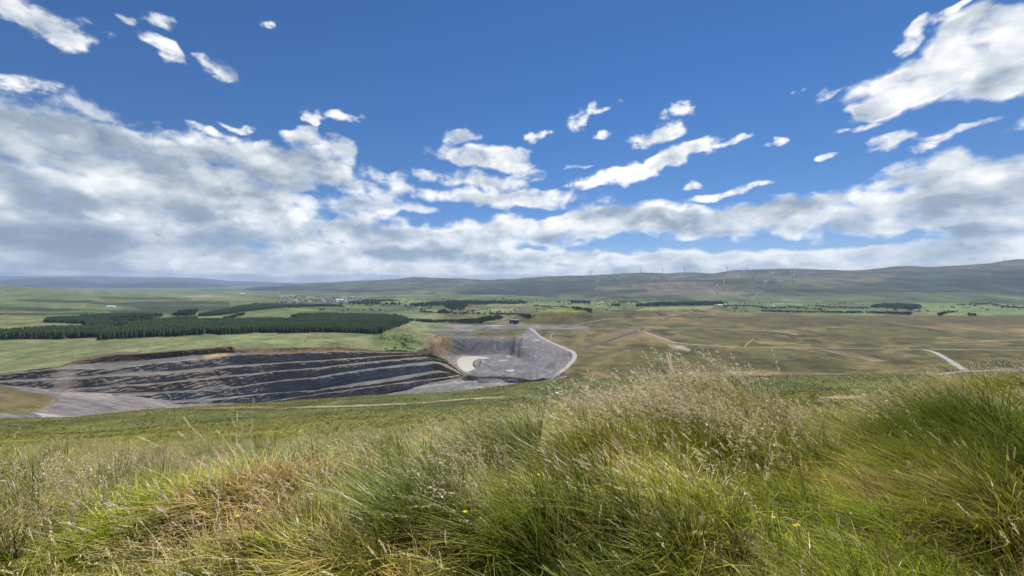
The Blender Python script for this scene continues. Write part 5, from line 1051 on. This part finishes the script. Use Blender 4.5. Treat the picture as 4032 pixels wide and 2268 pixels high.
# ================================================================ FOREGROUND GRASS
WIND = np.array([-1., .12])       # the wind lays everything over to the left
def blades(n_, h, rad, w_, lean, wind, curve, c0, c1, r, segs=4, tangle=0., flat=0., spread=None):
    """returns V,F,C of n_ tapered curved blades"""
    h_ = r.uniform(h[0], h[1], n_); a = r.uniform(0, 6.283, n_); rr = rad * np.sqrt(r.uniform(0, 1, n_)); bx, by = rr * np.cos(a), rr * np.sin(a)
    la = a + r.normal(0, .6, n_); lm = np.abs(r.normal(lean, lean * .5, n_))
    lx, ly = np.cos(la) * lm + WIND[0] * wind * r.uniform(.5, 1.4, n_), np.sin(la) * lm + WIND[1] * wind
    t_ = np.linspace(0, 1, segs + 1)[:, None]; cv = curve * r.uniform(.4, 1.6, n_)
    z_ = h_ * (t_ - .33 * cv * t_ ** 2.5 * (1 + flat)) / np.sqrt(1 + lx * lx + ly * ly) ; k = h_ * (t_ * .45 + .75 * (cv + .3) * t_ ** 2)
    x_ = bx + lx * k + tangle * h_ * np.sin(t_ * r.uniform(2, 7, n_) + a) * .2; y_ = by + ly * k + tangle * h_ * np.cos(t_ * r.uniform(2, 7, n_)) * .2
    wa = r.uniform(0, 3.14, n_); ww = w_ * r.uniform(.6, 1.3, n_) * (1 - t_ ** 1.6) + w_ * .08
    dx_, dy_ = np.cos(wa) * ww, np.sin(wa) * ww
    P = np.stack([np.stack([x_ - dx_, y_ - dy_, z_], -1), np.stack([x_ + dx_, y_ + dy_, z_], -1)], 2)     # seg,n,2,3
    P = P.transpose(1, 0, 2, 3); V = P.reshape(-1, 3); m = (segs + 1) * 2
    b = (np.arange(n_) * m)[:, None] + (np.arange(segs) * 2)[None]; b = b.ravel(); Fq = np.stack([b, b + 1, b + 3, b + 2], 1)
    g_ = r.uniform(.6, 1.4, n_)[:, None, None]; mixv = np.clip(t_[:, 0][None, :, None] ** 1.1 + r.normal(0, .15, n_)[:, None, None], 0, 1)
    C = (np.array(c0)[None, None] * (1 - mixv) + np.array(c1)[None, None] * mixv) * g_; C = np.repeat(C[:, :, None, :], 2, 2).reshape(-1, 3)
    return V, Fq, C, np.stack([x_[-1], y_[-1], z_[-1]], 1), np.stack([x_[-1] - x_[-2], y_[-1] - y_[-2], z_[-1] - z_[-2]], 1)
def panicles(tips, dirs, L_, n_, size, spread, cA, cB, r):
    """loose seed heads hanging about the tips of the stalks"""
    Vs, Fs, Cs = [], [], []; N = len(tips); d = dirs / (np.linalg.norm(dirs, axis=1)[:, None] + 1e-9)
    u = r.uniform(0, 1, (N, n_)); base_ = tips[:, None] - d[:, None] * (u * L_)[..., None]; wdt = spread * np.sin(np.clip(u * 2.6 + .25, 0, 3.14))
    off = r.normal(0, 1, (N, n_, 3)) * wdt[..., None]; off[..., 0] -= spread * 1.3 * u; p = (base_ + off).reshape(-1, 3)
    ax = d[:, None] * .8 + r.normal(0, .35, (N, n_, 3)); ax = ax.reshape(-1, 3); ax /= np.linalg.norm(ax, axis=1)[:, None]; s_ = (size * r.uniform(.6, 1.4, len(p)))[:, None]
    sd_ = np.cross(ax, r.normal(0, 1, ax.shape)); sd_ /= np.linalg.norm(sd_, axis=1)[:, None] + 1e-9
    V = np.stack([p - ax * s_, p + sd_ * s_ * .32, p + ax * s_, p - sd_ * s_ * .32], 1).reshape(-1, 3); b = np.arange(len(p)) * 4; Fq = np.stack([b, b + 1, b + 2, b + 3], 1)
    m_ = r.uniform(0, 1, (len(p), 1)); C = np.repeat((np.array(cA) * (1 - m_) + np.array(cB) * m_), 4, 0); return V, Fq, C
def join(parts):
    V, Fq, C, o = [], [], [], 0
    for v, f, c_ in parts: V.append(v); Fq.append(f + o); C.append(c_); o += len(v)
    return np.concatenate(V), np.concatenate(Fq), np.concatenate(C)
GREEN0, GREEN1 = (.066, .070, .011), (.330, .360, .030); YEL1 = (.46, .46, .045); STR0, STR1 = (.15, .105, .035), (.76, .60, .27); RUSH0, RUSH1 = (.026, .032, .007), (.235, .275, .034); PINK, PALE = (.48, .36, .22), (.78, .66, .44)  # green blade bases: naturally brownish, kept darker to put shade between tufts
def kind_mesh(k, seed):
    r = np.random.default_rng(seed); B = lambda *a, **q_: blades(*a, r=r, **q_)[:3]
    if k == 'turf': return join([B(110, (.16, .40), .15, .0036, .45, .55, .8, GREEN0, GREEN1), B(25, (.15, .36), .15, .0032, .5, .4, .9, STR0, STR1)])
    if k == 'lush': return join([B(130, (.18, .42), .14, .0044, .40, .45, .9, GREEN0, YEL1)])
    if k == 'straw': return join([B(95, (.15, .42), .15, .0036, .55, .35, .9, STR0, STR1, tangle=.5), B(30, (.12, .3), .14, .0028, .4, .3, .6, GREEN0, GREEN1)])
    if k == 'thatch': return join([B(120, (.12, .30), .2, .0028, 1.3, .5, 1.2, STR0, (.46, .38, .20), tangle=1.0, flat=.8)])
    if k == 'rush': return join([B(130, (.38, .76), .14, .0040, .28, .62, .55, RUSH0, RUSH1, segs=5), B(18, (.4, .7), .12, .0028, .4, .5, .6, STR0, (.30, .24, .13), segs=5)])
    if k == 'seed':
        st = blades(20, (.50, .95), .13, .0016, .16, .55, .55, (.09, .11, .03), (.30, .26, .12), r=r, segs=5); return join([st[:3], panicles(st[3], st[4], .17, 17, .0098, .008, PINK, PALE, r), B(70, (.18, .45), .15, .0036, .4, .45, .8, GREEN0, GREEN1), B(20, (.2, .45), .15, .0024, .5, .5, .9, STR0, STR1)])
    if k == 'haze':
        st = blades(34, (.38, .66), .20, .0012, .25, .45, .5, (.10, .09, .04), (.30, .22, .13), r=r, segs=4); return join([st[:3], panicles(st[3], st[4], .13, 15, .0066, .011, (.42, .31, .21), (.66, .54, .38), r), B(60, (.15, .35), .18, .0024, .5, .4, .8, GREEN0, (.16, .18, .06))])
    if k == 'spike':
        st = blades(5, (.50, .80), .12, .0018, .2, .35, .35, (.12, .12, .04), (.5, .42, .24), r=r, segs=5); return join([st[:3], panicles(st[3], st[4], .09, 46, .0060, .0028, (.60, .50, .33), (.85, .76, .58), r)])
def more_kinds(k, r):
    if k == 'plume':
        st = blades(9, (.60, .98), .10, .0022, .10, .50, .45, (.09, .11, .03), (.34, .30, .13), r=r, segs=5); return join([st[:3], panicles(st[3], st[4], .24, 15, .0165, .012, (.60, .46, .34), (.90, .80, .62), r), blades(40, (.25, .60), .12, .0036, .3, .45, .6, GREEN0, GREEN1, r=r)[:3]])
KINDS = ['turf', 'turf', 'turf', 'lush', 'lush', 'straw', 'straw', 'thatch', 'thatch', 'rush', 'rush', 'seed', 'seed', 'seed', 'haze', 'haze', 'spike', 'spike']
PM = []
for i, k in enumerate(KINDS):
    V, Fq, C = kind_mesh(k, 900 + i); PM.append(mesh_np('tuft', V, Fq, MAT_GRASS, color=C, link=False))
IDX = {k: [i for i, q_ in enumerate(KINDS) if q_ == k] for k in set(KINDS)}
def ground_pt(px_, py_): return near.locate(px_, py_)
# patches traced from the photo (2576-wide picture units -> ground), kind, radius in m
PATCH = [(350,1330,'lush',.5,(.92,1.02,.7)), (430,1290,'lush',.35,(.9,1.,.7)), (1600,1200,'lush',.6,(1.35,1.2,.6)), (1700,1240,'lush',.6,(1.2,1.15,.6)), (2080,1300,'lush',.5,(1.25,1.1,.5)), (1090,1445,'straw',.22,(1.5,1.35,.7)),
         (620,1330,'straw',.45,(1.1,1,.95)), (800,1300,'straw',.45,(1.,.95,.85)), (900,1400,'straw',.35,(1.15,1.05,.8)), (540,1290,'straw',.35,(1.2,1,.8)), (700,1230,'straw',.5,(.95,.85,.75)), (950,1380,'turf',.3,(1,1,1)),
         (400,1200,'haze',1.3,(1.2,1.15,1.2)), (150,1180,'straw',1.2,(1.05,1,.95)), (650,1150,'haze',1.2,(1,.95,1)), (250,1280,'straw',.4,(1.1,1.1,1.1)), (1530,1140,'straw',.7,(1.15,1.05,.9)), (100,1350,'haze',.5,(1,1,1)),
         (1280,1200,'rush',.4,(.75,.8,.8)), (1080,1340,'rush',.42,(1.,1.05,.9)), (1440,1400,'rush',.5,(.95,1.0,.8)), (1180,1420,'thatch',.3,(.9,.85,.7)), (1000,1240,'straw',.35,(1.1,1,.85)), (1250,1330,'seed',.3,(1,1,1)), (500,1400,'spike',.5,(1.1,1.1,1.1)), (680,1400,'spike',.5,(1.1,1.1,1.1)), (1800,1290,'straw',.5,(.95,.95,.7)), (2250,1300,'straw',.4,(.8,.7,.5)), (1700,1430,'turf',.5,(1.1,1.2,.9)), (1560,1330,'turf',.5,(1.2,1.2,.9)), (1500,1250,'straw',.4,(1.1,1,.8)), (1350,1290,'lush',.35,(1.1,1,.6)), (1620,1310,'spike',.5,(.9,.9,.8)), (2420,1130,'rush',.8,(.72,.82,.6)), (2520,1200,'rush',.5,(.75,.85,.7)), (30,1290,'rush',.4,(1.2,1.25,1.1)),
         (980,1130,'lush',.5,(.85,1.05,.7)), (1020,1120,'rush',.4,(1.1,1.2,1)), (780,1220,'rush',.25,(.8,.9,.7)), (1900,1180,'turf',.9,(1.1,1.,.9)), (2000,1150,'haze',.6,(1,.95,.9)), (1850,1130,'seed',.7,(1.,1,.95)), (2200,1220,'turf',.7,(.9,1.05,.6)), (2330,1350,'turf',.8,(.75,.85,.4)), (2450,1400,'thatch',.6,(.7,.6,.4)), (2030,1390,'lush',.5,(.8,.95,.5)), (2200,1400,'lush',.5,(.8,1,.5)), (1880,1420,'thatch',.4,(.7,.6,.5)), (1640,1080,'seed',.9,(1,1,1)), (1400,1050,'seed',.7,(.95,1,.9)), (1870,1030,'seed',.6,(1.1,1.1,1.05)), (1980,1040,'seed',.5,(1.1,1.1,1.05)), (2200,1060,'seed',.8,(1.05,1.05,1)), (2400,1080,'seed',.6,(.9,.95,.85))]
PG = [(ground_pt(a * K, min(b * K, 2240)), k, r_, t_) for a, b, k, r_, t_ in PATCH]
def scatter_band(d0, d1, dens, smin, smax, seed, lod=False):
    r = np.random.default_rng(seed); area = 1.40 * (d1 * d1 - d0 * d0); N = int(area * dens); y_ = np.sqrt(r.uniform(d0 * d0, d1 * d1, N)); x_ = y_ * r.uniform(-1.40, 1.40, N)
    z_ = near.zat(x_, y_); px_ = x_ / y_ * F + CX; nA = fbm(x_ / 1.3, y_ / 1.3, 500, 3); nB = fbm(x_ / .6, y_ / .6, 503, 2); nC = fbm(x_ / 7, y_ / 9, 506, 3)
    right = sstep(1300, 2600, px_); left_ = sstep(1500, 700, px_); u = r.uniform(0, 1, N); kn = np.empty(N, object)
    w_ = {'turf': .30 + .9 * np.clip(nA, 0, 1), 'lush': .20 + 1.2 * np.clip(nB, 0, 1) + .15 * right, 'straw': .20 + .9 * np.clip(-nA, 0, 1) + .12 * left_, 'thatch': .05 + .4 * np.clip(-nB, 0, 1), 'rush': .05 + 1.5 * np.clip(nC, 0, 1) + .10 * right,
          'seed': .03 + .08 * right * sstep(2.6, 4, y_) + .05 * sstep(4, 6, y_), 'haze': .04 + .18 * left_ * sstep(3, 5, y_) + .05 * right * sstep(3, 4.5, y_), 'spike': .085 + 0 * y_}
    if lod: w_['spike'] = w_['spike'] * .1; w_['lush'] = w_['lush'] * .25; w_['straw'] = w_['straw'] * .6; w_['seed'] = w_['seed'] * .15 * sstep(40, 10, y_); w_['haze'] = w_['haze'] * .4 * sstep(45, 12, y_); w_['rush'] = w_['rush'] * .25; w_['thatch'] = w_['thatch'] * .7
    tot = sum(w_.values()); acc = 0 * u; done = np.zeros(N, bool)
    for k in w_: acc = acc + w_[k] / tot; m = (u < acc) & ~done; kn[m] = k; done |= m
    kn[~done] = 'turf'
    tint = np.array([1.16, 1.18, 1.0])[None] * (1 + .45 * nA + .3 * nC)[:, None]; tint *= r.uniform(.8, 1.2, (N, 1)); tint[:, 0] *= 1 + .3 * nB
    if lod: tint *= np.array([.78, .80, .66])[None] * (1 + 1.1 * fbm(x_ / 16, y_ / 9, 530, 3))[:, None] * (1 - .12 * sstep(40, 120, y_))[:, None]
    if not lod:
        for (gx, gy, gz), k, r_, t_ in PG:
            dd_ = np.hypot(x_ - gx, (y_ - gy) * .8) / r_; m = (dd_ < 1) & (r.uniform(0, 1, N) < .70 * (1.15 - dd_)); kn[m] = k; tint[m] = np.array(t_) * 1.12 * r.uniform(.8, 1.2, (m.sum(), 1))
    idx = np.array([IDX[k][r.integers(len(IDX[k]))] for k in kn]); s_ = r.uniform(smin, smax, N) * (1 + .5 * fbm(x_ / 2, y_ / 2, 512, 2)); s_ *= np.where((kn == 'seed'), 1.05, 1)
    sxy = s_ * r.uniform(.9, 1.15, N); sxy = sxy if not lod else sxy * 1.25
    return np.c_[x_, y_, z_ - .01], np.c_[r.normal(0, .06, N), r.normal(0, .06, N), r.uniform(-.9, .9, N)], np.c_[sxy, sxy, s_], idx, np.clip(tint, .3, 1.8)
bands = [scatter_band(.7, 2.6, 75, .62, .92, 1), scatter_band(2.6, 5, 48, .72, 1.05, 2), scatter_band(5, 9, 30, .8, 1.15, 3), scatter_band(9, 16, 14, .9, 1.3, 4)]
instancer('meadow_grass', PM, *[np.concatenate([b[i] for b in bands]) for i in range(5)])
far_b = [scatter_band(16, 34, 5.0, .8, 1.2, 5, True), scatter_band(34, 70, 1.8, .9, 1.3, 6, True), scatter_band(70, 130, .8, 1.0, 1.4, 7, True), scatter_band(130, 270, .2, 1.0, 1.5, 8, True)]
fb = [np.concatenate([b[i] for b in far_b]) for i in range(5)]
# distant turf takes the colour of its patch of hillside
instancer('slope_grass', PM, *fb)

# single rush clumps and tall seeding clumps that stand out from the sward
def clump(name, kinds_, loc, s_, rz, tint_, label, cat, group, seed):
    parts = []; r = np.random.default_rng(seed)
    for k, n_, rad_ in kinds_:
        for i in range(n_):
            V, Fq, C = kind_mesh(k, seed * 31 + i) if k != 'plume' else more_kinds(k, np.random.default_rng(seed * 31 + i)); a = r.uniform(0, 6.28); q_ = rad_ * math.sqrt(r.uniform(0, 1)); V = V.copy(); V[:, 0] += q_ * math.cos(a); V[:, 1] += q_ * math.sin(a); parts.append((V, Fq, C * np.array(tint_)))
    V, Fq, C = join(parts); V[:, :2] *= 1.0
    o = mesh_np(name, V * s_, Fq, MAT_GRASS_OWN, color=C); o.location = loc; o.rotation_euler = (0, 0, rz); return tag(o, label, cat, group)
CL = [('rush', 1262, 1190, 1.0, 4, .2, (.75,.85,.8), 'dark rush clump with a shadowed hollow at its foot, centre of the near grass'),
      ('rush', 1090, 1335, .80, 4, .22, (1.,1.1,.9), 'rounded green rush clump in the lower middle beside pale straw grass'),
      ('rush', 1420, 1400, .85, 4, .25, (1.2,1.2,1.0), 'large wind-combed green rush clump along the lower edge of the picture'),
      ('rush', 1640, 1385, .8, 3, .22, (1.15,1.15,.9), 'green rush clump right of the large wind-combed one near the lower edge'),
      ('rush', 2470, 1120, 1.1, 5, .3, (.70,.80,.6), 'broad dark rush tussock leaning left at the right edge of the picture'),
      ('rush', 2330, 1075, 1.0, 4, .3, (.85,.95,.7), 'green rush tussock with pale seed heads left of the broad dark one'),
      ('rush', 2070, 1080, .9, 3, .2, (.85,.95,.8), 'dark upright rush clump in the dip between the two tall grassy humps'),
      ('rush', 1010, 1110, .9, 3, .2, (1.15,1.3,1.1), 'bright green upright clump on the brow left of centre'),
      ('rush', 20, 1270, 1.0, 4, .2, (1.2,1.25,1.1), 'green clump swept over by the wind at the left edge'),
      ('rush', 760, 1215, .7, 2, .15, (.8,.9,.7), 'small dark rush clump above the straw-coloured grass left of centre')]
for i, (k, a, b, s_, n_, rad_, t_, lab) in enumerate(CL):
    g_ = ground_pt(a * K, min(b * K, 2230)); clump('rush_clump', [(k, max(2, n_ - 1), rad_ * 1.15), ('straw', 1, rad_ * 1.3), ('lush', 1, rad_ * 1.4), ('spike', 1, rad_)], g_, s_, 0, t_, lab, 'rush clump', 'rush clumps in the near grass', 50 + i)
SC = [(1700, 1075, 1.05, 'tall pinkish seeding grass leaning left over the quarry view, leftmost tall clump'), (1850, 1010, 1.5, 'tallest feathery seed heads rising against the brown moor'), (1905, 1010, 1.35, 'feathery seeding clump just right of the tallest seed heads'),
      (1985, 1010, 1.3, 'sparse upright seeding stalks right of the feathery clumps'), (2030, 1020, 1.35, 'single thin clump of upright stalks before the green slope at right'), (2190, 1010, 1.1, 'seeding clump leaning left in front of the gravel track'), (2290, 1020, 1.1, 'seeding clump under the end of the pale gravel track'),
      (1560, 1090, 1.0, 'low silvery seeding clump below the green hillside right of centre'), (1400, 1090, .95, 'brownish seeding clump on the brow at the centre')]
for i, (a, b, s_, lab) in enumerate(SC):
    x_, y_, z_ = ground_pt(a * K, (b + 30) * K)
    if y_ > 7: y_ = 6.2; x_ = (a * K - CX) / F * y_; z_ = float(near.zat(x_, y_)[0])
    clump('seeding_grass_clump', [('plume', 3, .30), ('turf', 2, .3)], (x_, y_, z_ - .02), s_, 0, (1.05, 1.02, 1.), lab, 'grass clump', 'tall seeding grass clumps on the brow', 80 + i)
# buttercups
MAT_PETAL = plain('yellow_petal', (.85, .62, .02), .4, 0, .05, 3, .4); MAT_STEM = plain('green_stem', (.08, .13, .03), .7)
def buttercup(px_, py_, lab):
    x_, y_, z_ = ground_pt(px_, py_ + 110); hh = .25 + .12 * random.random(); y2 = y_; root = empty('buttercup', (x_, y2, z_), random.random() * 6)
    MB().tube([(0, 0, 0), (.02, 0, hh * .5), (-.01, .01, hh)], .0018, 5).build('stem', MAT_STEM, root)
    for k in range(5):
        a = k * 2 * math.pi / 5; u = (math.cos(a), math.sin(a)); v = (-u[1], u[0]); cc = (-.01, .01)
        P = [(cc[0] + u[0] * d1 + v[0] * d2, cc[1] + u[1] * d1 + v[1] * d2, hh + h1) for d1, d2, h1 in ((.001, 0, 0), (.005, -.0045, .003), (.0095, -.004, .006), (.0105, 0, .007), (.0095, .004, .006), (.005, .0045, .003))]
        P += [(p[0], p[1], p[2] - .0008) for p in P]; MB().add(P, [tuple(range(6)), tuple(range(11, 5, -1))] + [(i, i + 6, (i + 1) % 6 + 6, (i + 1) % 6) for i in range(6)]).build('petal', MAT_PETAL, root)
    return tag(root, lab, 'buttercup', 'buttercups in the near grass')
for px_, py_, lab in [(1012, 2118, 'yellow buttercup in the brown grass left of the lower middle, upper one of two'), (948, 2182, 'yellow buttercup lower left of the other one in the brown grass'), (1824, 2208, 'yellow buttercup low in the grass just left of the bottom centre'),
                      (2112, 1925, 'yellow buttercup in the dark hollow at the centre of the near grass'), (3056, 2205, 'brightest yellow buttercup near the lower right edge of the green rushes'), (3150, 2172, 'small yellow buttercup just above and right of the brightest one'), (3142, 2240, 'yellow buttercup at the bottom edge right of centre')]:
    buttercup(px_, py_, lab)
